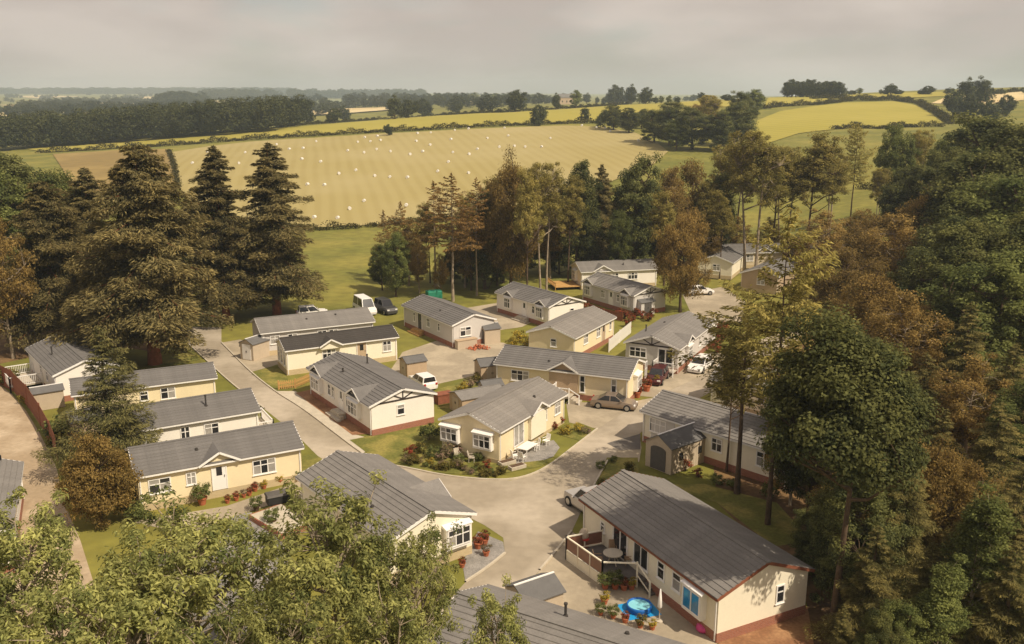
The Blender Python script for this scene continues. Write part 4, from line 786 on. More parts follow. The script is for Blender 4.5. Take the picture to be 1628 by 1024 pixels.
for i, (pr, x, y, yt, wd) in enumerate(sorted([('oak', 975, 208, 165, .9), ('oak', 1000, 212, 170, .9), ('oak2', 1040, 228, 172, 1.0), ('oak', 1065, 232, 160, 1.0), ('green', 1075, 240, 188, .9), ('oak', 1100, 238, 168, 1.0), ('ash', 1128, 218, 148, 1.0), ('oak2', 1140, 240, 175, 1.0), ('oak', 1165, 232, 160, 1.0), ('green', 1195, 190, 140, .8), ('oak2', 1180, 205, 143, .8), ('gold', 1120, 210, 155, .9), ('oak', 1020, 205, 172, .8), ('oak2', 955, 204, 178, .8)], key=lambda q: q[1])):
    ftree(pr, x, y, yt, {'oak': 'dark ', 'oak2': 'dark ', 'green': 'light green ', 'ash': 'pale airy ', 'gold': 'golden '}[pr] + 'tree, ' + ['first', 'second', 'third', 'fourth', 'fifth', 'sixth', 'seventh', 'eighth', 'ninth', 'tenth', 'eleventh', 'twelfth', 'thirteenth', 'last'][i] + ' from the left in the stubble-corner clump', wd * 1.55, CL)
SK = 'small trees along the skyline'
x = 1058
while x < 1640:
    x += random.choice([5, 7, 9, 14, 26, 44]) * random.uniform(.7, 1.3)
    if 1243 < x < 1345: continue
    b_ = 161 if x < 1330 else 150.5
    ftree(random.choice(['far', 'far2', 'fargreen']), x, b_, b_ - random.uniform(5, 12) * random.choice([.7, 1, 1, 1.5]), 'small dark tree in the hedge line along the right-hand skyline', random.uniform(.9, 2.0), SK)
for i in range(14): ftree(random.choice(['far', 'far2']), 1252 + i * 6.3, 155, random.uniform(125, 132), 'dense dark tree of the little wood on the right-hand skyline', .9, 'little wood on the right skyline')
for x, y, yt, lb in ((1535, 170, 122, 'grey-green tall tree on the right skyline'), (1558, 168, 120, 'tall narrow skyline tree at the right'), (1515, 185, 145, 'dark tree below the right skyline pair'), (1540, 190, 150, 'dark tree on the lane bend at the right'), (1600, 185, 150, 'rounded olive tree at the upper right'), (1570, 195, 158, 'olive tree left of the rounded one, upper right')): ftree('far2' if yt < 125 else 'far', x, y, yt, lb, .9)
for i in range(30): ftree(random.choice(['far', 'far2', 'fargreen']), 700 + i * 13 + random.uniform(-5, 5), 165, random.uniform(146, 155), 'small hazy tree on the skyline behind the barley field', random.uniform(1, 1.6), 'hazy skyline trees behind the barley')
# far woods that read as one mass
def wood(name, label, spots, proto='far', seed=1):
    g = np.random.default_rng(seed); Vs = []; Ts = []; me = PR[proto].crown; n = len(me.vertices); co = np.zeros(n * 3, np.float32); me.vertices.foreach_get('co', co); co = co.reshape(-1, 3); tt = np.zeros(n, np.float32); me.attributes['tint'].data.foreach_get('value', tt)
    # a thinner set of leaf cards per tree
    sel = co.reshape(-1, 4, 3)[::2]; ts = tt.reshape(-1, 4)[::2]
    for X, Y, h, wd in spots:
        a = g.random() * 6.28; c, s = math.cos(a), math.sin(a); k = h / PR[proto].h; q = sel.reshape(-1, 3) * np.array([k * wd, k * wd, k])
        Vs.append(np.stack([q[:, 0] * c - q[:, 1] * s + X, q[:, 0] * s + q[:, 1] * c + Y, q[:, 2] + hz(X, Y)], 1)); Ts.append(np.clip(ts.ravel() + g.normal() * .25, 0, 1))
    V = np.concatenate(Vs); me = npmesh(name, V, np.arange(len(V)).reshape(-1, 4), M['lf_far'], np.concatenate(Ts)); o = bpy.data.objects.new(name, me); COL.objects.link(o); tag(o, label, 'wood', kind='stuff')
def spots_px(x0, x1, y0, y1, rows, dx, hh, wd=1.0, depth=14, seed=3):
    g = np.random.default_rng(seed); s = []
    x = x0
    while x < x1:
        t = (x - x0) / (x1 - x0); p = gnd(x, y0 + (y1 - y0) * t)
        for r_ in range(rows): s.append((p.x + g.normal() * 2, p.y + r_ * depth + g.normal() * 2, hh * (.8 + .4 * g.random()), wd * (.85 + .3 * g.random())))
        x += dx
    return s
wood('plantation', 'long dark plantation of trees beyond the barley on the left', spots_px(-60, 440, 245, 209, 6, 8, 14.5, .95, 12), 'far2', 5)
wood('hill_wood', 'hazy wood crowning the distant hill left of centre', spots_px(462, 676, 157.5, 156.5, 3, 7, 27, 1.0, 30, 4), 'far', 6)
def scatter_band(name, label, n, y0, y1, x0, x1, seed, hmul=1.0):
    g = np.random.default_rng(seed); s = []
    for i in range(n):
        p = gnd(x0 + (x1 - x0) * g.random(), y0 + (y1 - y0) * g.random()); m = int(1 + 5 * g.random() ** 2); a = g.random() * .5 - .25
        for q in range(m): s.append((p.x + q * 14 * math.cos(a), p.y + q * 14 * math.sin(a) * 3, (9 + 7 * g.random()) * hmul, 1.2))
    wood(name, label, s, 'far', seed)
scatter_band('far_hedges', 'hazy hedgerow trees scattered over the distant farmland', 170, 148, 190, -60, 470, 8)
scatter_band('far_hedges', 'hazy hedgerow trees between the distant fields left of centre', 70, 150, 182, 430, 830, 9)
wood('horizon_woods', 'blue hazy woods along the far left horizon', spots_px(-60, 470, 150, 150, 3, 7, 26, 2.2, 60, 9) + spots_px(250, 315, 170, 168, 3, 6, 22, 1.3, 30, 12) + spots_px(325, 430, 160, 158, 3, 8, 26, 1.3, 40, 13), 'far', 10)

# hedges
def hedge(pts, label, hh=1.8, wd=1.6, ll=.6, dens=26, mat='lf_hedge', far=True, group='field hedges'):
    P = [gnd(*p) if far else at(*p) for p in pts]; g = np.random.default_rng(int(P[0].x * 10) % 9999); A = []
    for a, b in zip(P, P[1:]):
        n = max(2, int((b - a).length * dens * 2.2)); t = g.random(n); pos = np.stack([a.x + (b.x - a.x) * t, a.y + (b.y - a.y) * t], 1) + g.normal(size=(n, 2)) * wd * .32
        bump = .75 + .35 * np.sin(t * (b - a).length * .35 + a.x) + .25 * np.sin(t * (b - a).length * 1.3); z = hgt(pos[:, 0], pos[:, 1]) + hh * g.random(n) ** .7 * bump; A.append(np.column_stack([pos, z]))
    Q = np.concatenate(A); n = len(Q); l = ll * .75 * (.7 + .6 * g.random(n)); V, t = leaves(Q, g.normal(size=(n, 3)), g.normal(size=(n, 3)) * .5 + np.array([0, 0, 1]), l, l * .7, g.random(n)); o = bpy.data.objects.new('hedge', npmesh('hedge', V, np.arange(len(V)).reshape(-1, 4), M[mat], t)); COL.objects.link(o); tag(o, label, 'hedge', group)
hedge([(60, 244), (200, 236), (300, 230), (400, 223), (500, 217), (600, 211), (700, 206), (800, 201), (900, 197), (950, 196)], 'long hedge between the barley and the stubble field', 2.2, 2.0, .7, 30)
hedge([(440, 203), (600, 190.5), (700, 183.5), (800, 179), (900, 173), (1000, 166)], 'hedge along the top of the barley field', 1.8, 1.8, .8, 18)
hedge([(485, 366), (520, 366), (572, 363)], 'short hedge at the foot of the stubble field', 1.6, 2.0, .5, 40); hedge([(585, 362), (640, 356), (740, 348)], 'scrubby hedge behind the larches at the stubble foot', 1.5, 2.0, .5, 40)
hedge([(1190, 176), (1240, 170), (1300, 167), (1350, 161), (1420, 160), (1460, 165), (1490, 182), (1512, 198)], 'curved hedge around the top of the hill field', 2.6, 3.0, .8, 34); hedge([(1325, 206), (1360, 204), (1400, 205), (1440, 203), (1500, 202)], 'hedge below the hill field', 2.2, 2.4, .7, 34)
hedge([(1290, 158), (1340, 156), (1400, 158), (1450, 158)], 'double hedge of the lane over the hill', 2.2, 3.0, .9, 24); hedge([(1365, 300), (1400, 300)], 'short dark hedge on the green meadow', 1.2, 2.0, .5, 40); hedge([(1560, 152), (1628, 145)], 'hedge on the upper right skyline', 2.5, 2.5, .9, 24)
hedge([(268, 240), (276, 262), (284, 300)], 'hedge between the ploughed and stubble fields', 1.0, 1.6, .6, 14)

# bales
bm = MB(); bm.lathe([(.02, -.6), (.56, -.6), (.62, -.54), (.635, 0), (.62, .54), (.56, .6), (.02, .6)], 20); bale_me = bm.mesh('hay_bale', M['bale'], False)
bp = [(500, 350), (537, 350), (556, 336), (579, 323), (646, 330), (489, 297), (516, 297), (539, 279), (566, 274), (596, 283), (620, 285), (648, 285), (696, 276), (745, 278), (480, 256), (510, 260), (553, 242), (579, 245), (599, 240), (621, 243), (652, 248), (672, 244), (713, 260), (720, 245), (746, 248), (759, 240), (684, 233), (662, 227), (717, 224), (605, 225), (589, 227), (569, 228), (482, 238), (460, 240), (436, 245), (440, 232), (503, 227), (580, 221), (600, 219), (664, 214), (685, 213), (723, 209), (745, 207), (802, 206), (775, 222), (794, 236), (808, 218), (818, 235), (835, 236), (861, 236), (875, 222), (925, 202), (948, 205), (962, 206), (970, 211), (1015, 226), (306, 262), (330, 244), (380, 262), (390, 245)]
for x, y in bp:
    p = gnd(x, y); o = bpy.data.objects.new('hay_bale', bale_me); COL.objects.link(o); o.location = (p.x, p.y, p.z + .6); o.rotation_euler = (R(90), 0, random.uniform(-.6, .6)); s = random.uniform(.62, .76); o.scale = (s, s, s); tag(o, 'round bale in white wrap lying on the stubble field', 'bale', 'wrapped bales on the stubble field')

# ================================================================== SHEDS, DECKS, FENCES
def shed(label, px, ang, L, W, s, h=1.9, hr=.45, wall='shed', roof='shed_roof', doors='G', arch=False, name='garden_shed', n=0, dm='shed', wins=0, world=None):
    b = at(*px) if world is None else Vector(world); a = R(ang); p_ = a + s * math.pi / 2
    C = Vector((b.x, b.y, 0)) + Vector((math.cos(a), math.sin(a), 0)) * L / 2 + Vector((math.cos(p_), math.sin(p_), 0)) * W / 2
    r = empty(name, C, a, label, 'shed', 'garden sheds'); x, y = L / 2, W / 2
    mb = MB(); sec = [(-y, 0.02), (y, 0.02), (y, h), (0, h + hr), (-y, h)]; mb.v = [(-x, q, z) for q, z in sec] + [(x, q, z) for q, z in sec]; mb.f = [(4, 3, 2, 1, 0), (5, 6, 7, 8, 9)] + [(i, (i + 1) % 5, (i + 1) % 5 + 5, i + 5) for i in range(5)]; mb.build('wall', M[wall], r)
    for q in (-1, 1):
        e = .12; tn = hr / y; lo = [(-x - e, q * (y + e), h - tn * e + .01), (x + e, q * (y + e), h - tn * e + .01), (x + e, 0, h + hr + .01), (-x - e, 0, h + hr + .01)]; hi = [(a_, b_, c_ + .06) for a_, b_, c_ in lo]
        MB().hexa(lo + hi if q < 0 else list(reversed(lo)) + list(reversed(hi))).build('roof_slope', M[roof], r)
    MB().box(-x - .13, x + .13, -.06, .06, h + hr + .05, h + hr + .1).build('ridge', M['upvc' if wall == 'shed' else roof], r)
    fr = ((-x, y), (0, -1), (-1, 0)) if doors == 'G' else (((-x, -y), (1, 0), (0, -1)) if s > 0 else ((x, y), (-1, 0), (0, 1))); wd = W if doors == 'G' else L
    if arch:
        o, t, n_ = fr; c = wd / 2; rw = min(.75, wd * .36); pts = [(c - rw, .08)] + [(c - rw * math.cos(k * math.pi / 8), h * .8 + .28 * math.sin(k * math.pi / 8)) for k in range(9)] + [(c + rw, .08)]
        P = lambda u, d, z: (o[0] + t[0] * u + n_[0] * d, o[1] + t[1] * u + n_[1] * d, z); f = MB(); m = len(pts); f.v = [P(u, .001, z) for u, z in pts] + [P(u, .05, z) for u, z in pts]; f.f = [tuple(range(m, 2 * m))[::-1]] + [(i, (i + 1) % m, (i + 1) % m + m, i + m) for i in range(m)]; f.build('door', M['shed_door'], r)
    else:
        for q in (0, 1): 
            d = MB().fbox(fr, wd / 2 - .62 + .63 * q, wd / 2 - .01 + .63 * q, .08, h - .08, .002, .045).build('door', M[dm], r); MB().fbox(fr, wd / 2 - .09 + .13 * q, wd / 2 - .05 + .13 * q, .9, 1.1, .045, .07).build('handle', M['black'], d)
    if wins:
        f2 = ((-x, -y), (1, 0), (0, -1)) if doors == 'G' else fr
        for k in range(wins): MB().fbox(f2, L * (k + .5) / wins - .22, L * (k + .5) / wins + .22, .95, 1.55, .002, .03).build('window', M['pane_dark'], r)
        for k in range(int(L / .3)): MB().fbox(f2, k * .3 + .01, k * .3 + .035, .05, h - .03, .0, .015).build('batten', M[wall], r)
    for o in r.children: pass
    return r
shed('cream shed with double doors beside the grey home on the left', (383, 571), 62, 2.6, 1.9, -1, 1.9, .5, dm='upvc'); shed('tan shed with arched door at the gable of the grey home', (771, 548), 25, 2.0, 2.0, 1, 1.8, .45, arch=True)
shed('tan lean-to shed at the left end of the long cream home', (765, 610), 20, 2.4, 2.2, 1, 1.8, .5, doors='L', wall='tan'); shed('grey shed beside the golden tree and farthest homes', (1019, 503), 34, 2.4, 2.2, 1, 1.8, .5, wall='grey_wall', doors='L', dm='shed_door')
big = shed('large beige shed with dark arched door beside the brown-roofed home', (1066, 756), 40, 4.6, 2.6, 1, 2.15, .75, arch=True, wins=2)
shed('beige shed beside the railed deck of the shaded white home', (55, 655), 34, 2.6, 1.8, 1, 1.7, .35); shed('tan shed with pale verge in front of the young fir', (118, 705), 38, 2.4, 2.4, 1, 1.8, .6, wall='tan', roof='shed_roof')
shed('small white store box with grey lid behind the brown roof', (978, 789), 40, 1.2, .9, 1, .9, .12, wall='upvc', name='store_box'); shed('low grey-roofed shed behind the timbered white home', (648, 603), 30, 2.2, 2.0, 1, 1.7, .4, wall='tan')
shed('shed with white ridge half hidden behind the bottom roof', (838, 1008), 33, 2.4, 2.2, 1, 1.8, .55, roof='shed_roof'); shed('lean-to shed behind the corner home', (735, 663), 30, 4.5, 2.6, 1, 1.6, .4, wall='tan', roof='roof_grey')
shed('dark shed left of the arched one on the lawn edge', (770, 635), 24, 2.0, 1.6, 1, 1.2, .4, wall='tan', roof='shed_roof')
def pots(lst, group, mat='terracotta'):
    for x, y, pr, lb, s in lst:
        p = at(x, y); r = empty('plant_pot', p, 0, lb, 'plant pot', group); MB().lathe([(.14, 0), (.21, .3), (.24, .3), (.24, .36), (.19, .36), (.18, .3)], 12).build('pot', M[mat], r); r.scale = (s, s, s)
        c = bpy.data.objects.new('foliage', PR[pr].crown); COL.objects.link(c); c.parent = r; k = .62; c.scale = (k, k, k); c.location = (0, 0, .28)
pots([(362, 800, 'shrub_red', 'red flower pot beside the yellow home door, far left of its row', 0.86), (376, 796, 'shrub_red', 'red flower pot second in the row by the yellow home', 0.94), (388, 791, 'shrub_pink', 'pink-flowered pot in the row by the yellow home', 0.79), (397, 788, 'shrub_red', 'red pot midway along the yellow home', 0.86), (406, 781, 'shrub_red', 'red pot right of the yellow home door', 0.94), (420, 777, 'shrub_yellow', 'yellow plant pot under the right window of the yellow home', 0.94), (445, 770, 'shrub_yellow', 'long yellow planter under the right window', 1.15), (474, 765, 'shrub_green', 'green pot at the right corner of the yellow home', 0.94), (322, 802, 'shrub_green', 'tall leafy pot left of the yellow home door', 1.58)], 'flower pots along the yellow home')
pots([(961, 960, 'shrub_yellow', 'terracotta pot on the paved yard nearest the deck', 1.05), (955, 978, 'shrub_green', 'dark plant pot behind the bottom roof', 0.77), (975, 983, 'shrub_green', 'terracotta pot left of the bark-filled bowl', 0.84), (994, 990, 'shrub_red', 'reddish shrub in a bowl on the paved yard', 0.91), (1018, 998, 'shrub', 'low grey-green pot on the paved yard', 0.84), (1037, 1001, 'shrub_yellow', 'rightmost pot in the yard row', 0.84), (962, 936, 'shrub_green', 'red pot at the foot of the deck corner', 1.05), (978, 936, 'shrub_green', 'bushy plant pot in front of the deck rail', 1.19), (992, 938, 'shrub_red', 'red pot with flowers in front of the deck', 1.05), (1004, 937, 'shrub_yellow', 'yellow plant pot by the deck steps', 1.05)], 'pots on the paved yard')
pots([(770, 866, 'shrub_red', 'red flower pot on the gravel by the white bay', 1.3), (760, 872, 'shrub_red', 'left red flower pot on the gravel by the white bay', 1.3), (773, 884, 'shrub_pink', 'pink plant pot at the gravel edge', 1.0), (735, 902, 'shrub_red', 'small pot on the gravel at the lower gable', .9)], 'pots on the gravel by the junction')
pots([(1013, 632, 'shrub_red', 'rust-leaved pot by the right end of the long cream home', 1.8), (1028, 622, 'shrub_red', 'red-leaved pot in front of the end bay window', 2.0), (1042, 612, 'shrub_yellow', 'yellow pot at the drive corner', 1.4), (1077, 590, 'shrub_red', 'red pot beside the half-timbered home steps', 1.3)], 'pots by the long cream home')
def shrubs(lst, group, label0):
    ORD = 'first second third fourth fifth sixth seventh eighth ninth tenth eleventh twelfth thirteenth fourteenth fifteenth sixteenth seventeenth eighteenth nineteenth twentieth'.split()
    COLR = {'shrub': 'olive', 'shrub_green': 'green', 'shrub_red': 'red', 'shrub_pink': 'pink-flecked', 'shrub_yellow': 'yellow'}
    lst = sorted(lst); cnt = {}
    for x, y, pr, sz in lst:
        cnt[pr] = cnt.get(pr, 0) + 1
        p = at(x, y); plant(pr, p.x, p.y, sz, ORD[cnt[pr] - 1] + ' ' + COLR[pr] + ' shrub from the left ' + label0, 'shrub', 'shrub', group)
random.seed(5)
shrubs([(645 + i * 6.4 + random.uniform(-2, 2), 733 + i * .95 + random.uniform(-3, 6), random.choice(['shrub', 'shrub', 'shrub', 'shrub_green', 'shrub_yellow', 'shrub_pink']), random.uniform(.4, .8)) for i in range(25)], 'shrubs in the corner garden bed', 'in the curved bed of the corner home')
shrubs([(706, 730, 'shrub_pink', 1.0), (715, 726, 'shrub_pink', 1.3), (730, 735, 'shrub_green', .8), (690, 728, 'shrub_green', 1.1), (760, 733, 'shrub_green', .8), (776, 744, 'shrub_red', .7), (655, 726, 'shrub_red', 1.0), (668, 720, 'shrub', 1.0), (683, 700, 'shrub_green', 1.6)], 'taller flowering shrubs by the twin bays', 'close under the twin bay windows')
shrubs([(900, 690, 'shrub_yellow', .9), (918, 686, 'shrub_yellow', .8), (930, 690, 'shrub_pink', .7), (880, 683, 'shrub_red', .7), (890, 675, 'shrub_red', .8)], 'shrubs on the grass island', 'on the grass island beside the lane')
shrubs([(955, 745, 'shrub_green', .7), (960, 775, 'shrub', .8), (975, 735, 'shrub_green', .6), (1000, 750, 'shrub', .9)], 'shrubs on the lawn by the shed', 'on the lawn left of the big shed')
shrubs([(1140, 770, 'shrub_green', .9), (1110, 758, 'shrub_red', .7), (1165, 778, 'shrub_green', .9), (1225, 790, 'shrub_green', 1.2), (1090, 748, 'shrub_red', .9)], 'shrubs in the border behind the shed', 'in the border behind the big shed')
shrubs([(985 + i * 9, 503 + (i % 3) * 4, 'shrub_red', 1.1) for i in range(7)] + [(1140, 545, 'shrub_red', 1.6), (1150, 535, 'shrub_red', 1.8), (1138, 560, 'shrub_red', 1.3), (1000, 520, 'shrub_red', 1.2), (955, 505, 'shrub_red', 1.1), (930, 492, 'shrub_red', 1.0)], 'red shrubs around the back homes', 'among the back homes')
shrubs([(735, 622, 'shrub_yellow', 1.0), (748, 615, 'shrub_pink', 1.0), (757, 608, 'shrub', 1.1), (840, 552, 'shrub_yellow', 1.4), (826, 545, 'shrub_yellow', 1.6), (815, 550, 'shrub_yellow', 1.2)], 'bright shrubs between the homes', 'between the middle homes')
shrubs([(98, 700, 'shrub_green', 2.4), (90, 715, 'shrub', 1.4), (45, 640, 'shrub_yellow', 1.2), (20, 610, 'shrub', 1.5), (215, 828, 'shrub_green', 1.6), (205, 800, 'shrub_green', 1.4), (5, 612, 'shrub', 2.0)], 'shrubs beside the track', 'beside the track fence')
# brown garden wall along the track: a timber fence of single boards
def fence(label, pts, hh, mat='wood', bw=.14, name='board_fence', gap=.02, post=True, group=None):
    P = [at(*p) for p in pts]; r = empty(name, P[0], 0, label, 'fence', group); cut = {}
    for a, b in zip(P, P[1:]):
        d = (b - a); L = d.length; n = max(1, int(L / (bw + gap))); ang = math.atan2(d.y, d.x)
        for i in range(n):
            q = a + d * ((i + .5) / n) - P[0]
            key = round(hh, 2)
            if key not in cut: cut[key] = MB().box(-bw / 2, bw / 2, -.012, .012, .05, hh).mesh('board', M[mat])
            o = bpy.data.objects.new('board', cut[key]); COL.objects.link(o); o.parent = r; o.location = (q.x, q.y, random.uniform(-.02, .02)); o.rotation_euler = (0, 0, ang)
        for z in (.3, hh - .25): MB().beam(a - P[0] + Vector((0, .03, z)), b - P[0] + Vector((0, .03, z)), .04, .09).build('rail', M[mat], r)
        MB().box(-.05, .05, -.05, .05, 0, hh + .1).build('post', M[mat], r).location = a - P[0]
    return r
fence('brown board fence curving along the track at the left', [(-10, 606), (20, 622), (45, 648), (66, 680), (82, 710), (92, 735)], 2.2, 'timber_red'); fence('new pale timber picket fence beside the lane', [(443, 620), (470, 617), (497, 605)], .9, 'timber_new', .09, gap=.08); fence('pale timber fence at the right of the cream home', [(968, 560), (985, 545), (1003, 530)], 1.5, 'upvc', .12); fence('red-brown fence behind the back homes', [(936, 496), (960, 505), (990, 512)], 1.2, 'timber_red')
fence('low red fence right of the half-timbered home', [(1136, 556), (1150, 543), (1156, 530)], 1.0, 'timber_red')
# railed decks
def rail(r, a, b, z0, hh, mat='upvc', bal=True, sp=.16, screen=None):
    a, b = Vector(a), Vector(b); L = (b - a).length; d = (b - a) / L
    MB().beam(a + Vector((0, 0, z0 + hh)), b + Vector((0, 0, z0 + hh)), .09, .07).build('handrail', M[mat], r)
    for p in (a, b): MB().box(p.x - .05, p.x + .05, p.y - .05, p.y + .05, 0, z0 + hh + .1).build('post', M[mat], r)
    if screen: 
        n = max(1, round(L / 1.3)); 
        for i in range(n):
            p, q = a + d * (L * i / n), a + d * (L * (i + 1) / n)
            if i: MB().box(p.x - .045, p.x + .045, p.y - .045, p.y + .045, 0, z0 + hh).build('post', M[mat], r)
            MB().beam(p + d * .06 + Vector((0, 0, z0 + hh * .56)), q - d * .06 + Vector((0, 0, z0 + hh * .56)), .02, hh * .78).build('screen_panel', M[screen], r)
        MB().beam(a + Vector((0, 0, z0 + .06)), b + Vector((0, 0, z0 + .06)), .07, .07).build('handrail', M[mat], r)
        MB().beam(a + Vector((0, 0, z0 / 2)), b + Vector((0, 0, z0 / 2)), .05, z0).build('skirt_board', M['palecream'], r)
    elif bal:
        MB().beam(a + Vector((0, 0, z0 + .1)), b + Vector((0, 0, z0 + .1)), .05, .05).build('handrail', M[mat], r); n = int(L / sp)
        for i in range(1, n): p = a + d * (L * i / n); MB().box(p.x - .018, p.x + .018, p.y - .018, p.y + .018, z0 + .1, z0 + hh).build('baluster', M[mat], r)
def deck(label, P, z, mat='deck'):
    P = [Vector((p[0], p[1], 0)) for p in P]; c = P[0]; r = empty('raised_deck', c, 0, label, 'deck'); Q = [p - c for p in P]; area = sum(Q[i].x * Q[(i + 1) % len(Q)].y - Q[(i + 1) % len(Q)].x * Q[i].y for i in range(len(Q)))
    if area < 0: Q = Q[::-1]
    n = len(Q); mb = MB(); mb.v = [(q.x, q.y, z - .1) for q in Q] + [(q.x, q.y, z) for q in Q]; mb.f = [tuple(reversed(range(n))), tuple(range(n, 2 * n))] + [(i, (i + 1) % n, (i + 1) % n + n, i + n) for i in range(n)]; mb.build('floor', M[mat], r); return r, c
def wl(h, S, u, d): 
    o, t, n_ = h.fr[S]; return (h.inv.inverted() @ Vector((o[0] + t[0] * u + n_[0] * d, o[1] + t[1] * u + n_[1] * d, 0)))
d0 = at(900, 890); d1 = at(957, 932); d2 = at(1012, 934)
def wall_u(h, S, p): o, t, n_ = h.fr[S]; q = h.inv @ p; return (q.x - o[0]) * t[0] + (q.y - o[1]) * t[1]
ua = wall_u(O, 'L', d0); e0 = wl(O, 'L', max(.2, ua + .3), .03); e2 = wl(O, 'L', wall_u(O, 'L', d2), .03)
DZ = .62
dk, c = deck('dark raised deck with cream rails and brown screens beside the brown-roofed home', [e0, d0, d1, d2, e2], DZ)
rail(dk, e0 - c, d0 - c, DZ, .95, 'palecream', screen='screen'); rail(dk, d0 - c, d1 - c, DZ, .95, 'palecream', screen='screen'); rail(dk, d1 - c, d2 - c, DZ, .95, 'palecream', bal=False)
MB().beam(d1 - c + Vector((0, 0, DZ / 2)), d2 - c + Vector((0, 0, DZ / 2)), .05, DZ - .12).build('skirt_board', M['palecream'], dk)
du = (e2 - d2).normalized(); dn = Vector((du.y, -du.x, 0)); dn = dn if dn.y < 0 else -dn; w_ = (e2 - d2).length
for i in range(4): p = d2 - c + dn * (.02 + .3 * i) + du * .1; MB().hexa([tuple(p + du * a_ + dn * b_ + Vector((0, 0, z_))) for z_ in (DZ * (3 - i) / 4, DZ * (4 - i) / 4 - .02) for a_, b_ in ((0, .3), (w_ * .8, .3), (w_ * .8, 0), (0, 0))]).build('step', M['deck'], dk)
sp = d2 - c + dn * 1.3; MB().box(sp.x - .05, sp.x + .05, sp.y - .05, sp.y + .05, 0, 1.05).build('post', M['palecream'], dk); MB().beam(d2 - c + Vector((0, 0, DZ + .95)), sp + Vector((0, 0, 1.0)), .08, .07).build('handrail', M['palecream'], dk); MB().beam(d2 - c + Vector((0, 0, DZ + .2)), sp + Vector((0, 0, .3)), .05, .06).build('handrail', M['palecream'], dk)
# K end deck, M deck, small rails by G and H
p0, p1, p2, p3 = wl(K, 'G', .3, .03), wl(K, 'G', .3, 1.3), wl(K, 'G', 4.2, 1.3), wl(K, 'G', 4.2, .03)
kd, c = deck('white railed deck at the end of the middle-left home', [p0, p1, p2, p3], .55, 'stone'); rail(kd, p0 - c, p1 - c, .55, .95); rail(kd, p1 - c, p2 - c, .55, .95); rail(kd, p2 - c, p3 - c, .55, .95)
p0, p1, p2, p3 = wl(Mh, 'L', 1.5, .03), wl(Mh, 'L', 1.5, 3.0), wl(Mh, 'L', 6.0, 3.0), wl(Mh, 'L', 6.0, .03)
md, c = deck('white railed deck of the shaded white home at the left', [p0, p1, p2, p3], .6, 'stone'); rail(md, p0 - c, p1 - c, .6, .95); rail(md, p1 - c, p2 - c, .6, .95); rail(md, p2 - c, p3 - c, .6, .95)
ug = uz(G, 'L', 899, 602)[0]; p0, p1, p2, p3 = wl(G, 'L', ug - .9, .12), wl(G, 'L', ug - .9, 1.6), wl(G, 'L', ug + .9, 1.6), wl(G, 'L', ug + .9, .12)
gd, c = deck('white porch landing with stairs at the long cream home', [p0, p1, p2, p3], .6, 'stone'); rail(gd, p0 - c, p1 - c, .6, .9); rail(gd, p1 - c, p2 - c, .6, .9)
for i in range(3): MB().hexa([tuple(wl(G, 'L', ug + .92 + .3 * i + a_, b_) - c + Vector((0, 0, z_))) for z_ in (0.01, .45 - .15 * i) for a_, b_ in ((0, 1.5), (.3, 1.5), (.3, .3), (0, .3))]).build('step', M['stone'], gd)
ep = wl(G, 'L', ug + 1.9, 1.55) - c; MB().box(ep.x - .05, ep.x + .05, ep.y - .05, ep.y + .05, 0, 1.0).build('post', M['upvc'], gd); MB().beam(p2 - c + Vector((0, 0, 1.5)), ep + Vector((0, 0, .95)), .07, .07).build('handrail', M['upvc'], gd)
uh = wall_u(Hh, 'G', Hh.inv.inverted() @ Vector((-Hh.x, -Hh.y, 0))); p0, p1, p2, p3 = wl(Hh, 'G', uh - 2.2, .05), wl(Hh, 'G', uh - 2.2, 1.4), wl(Hh, 'G', uh, 1.4), wl(Hh, 'G', uh, .05)
hd, c = deck('white railed landing at the half-timbered gable', [p0, p1, p2, p3], .5, 'stone'); rail(hd, p0 - c, p1 - c, .5, .95); rail(hd, p1 - c, p2 - c, .5, .95)
qd0 = wl(Qh, 'G', 0, .05); qd, c = deck('new timber deck left of the farthest white home', [wl(Qh, 'G', .2, .05), wl(Qh, 'G', .2, 4), wl(Qh, 'G', 5, 4), wl(Qh, 'G', 5, .05)], .5, 'timber_new'); rail(qd, wl(Qh, 'G', .2, 4) - c, wl(Qh, 'G', 5, 4) - c, .5, .6, 'timber_new')
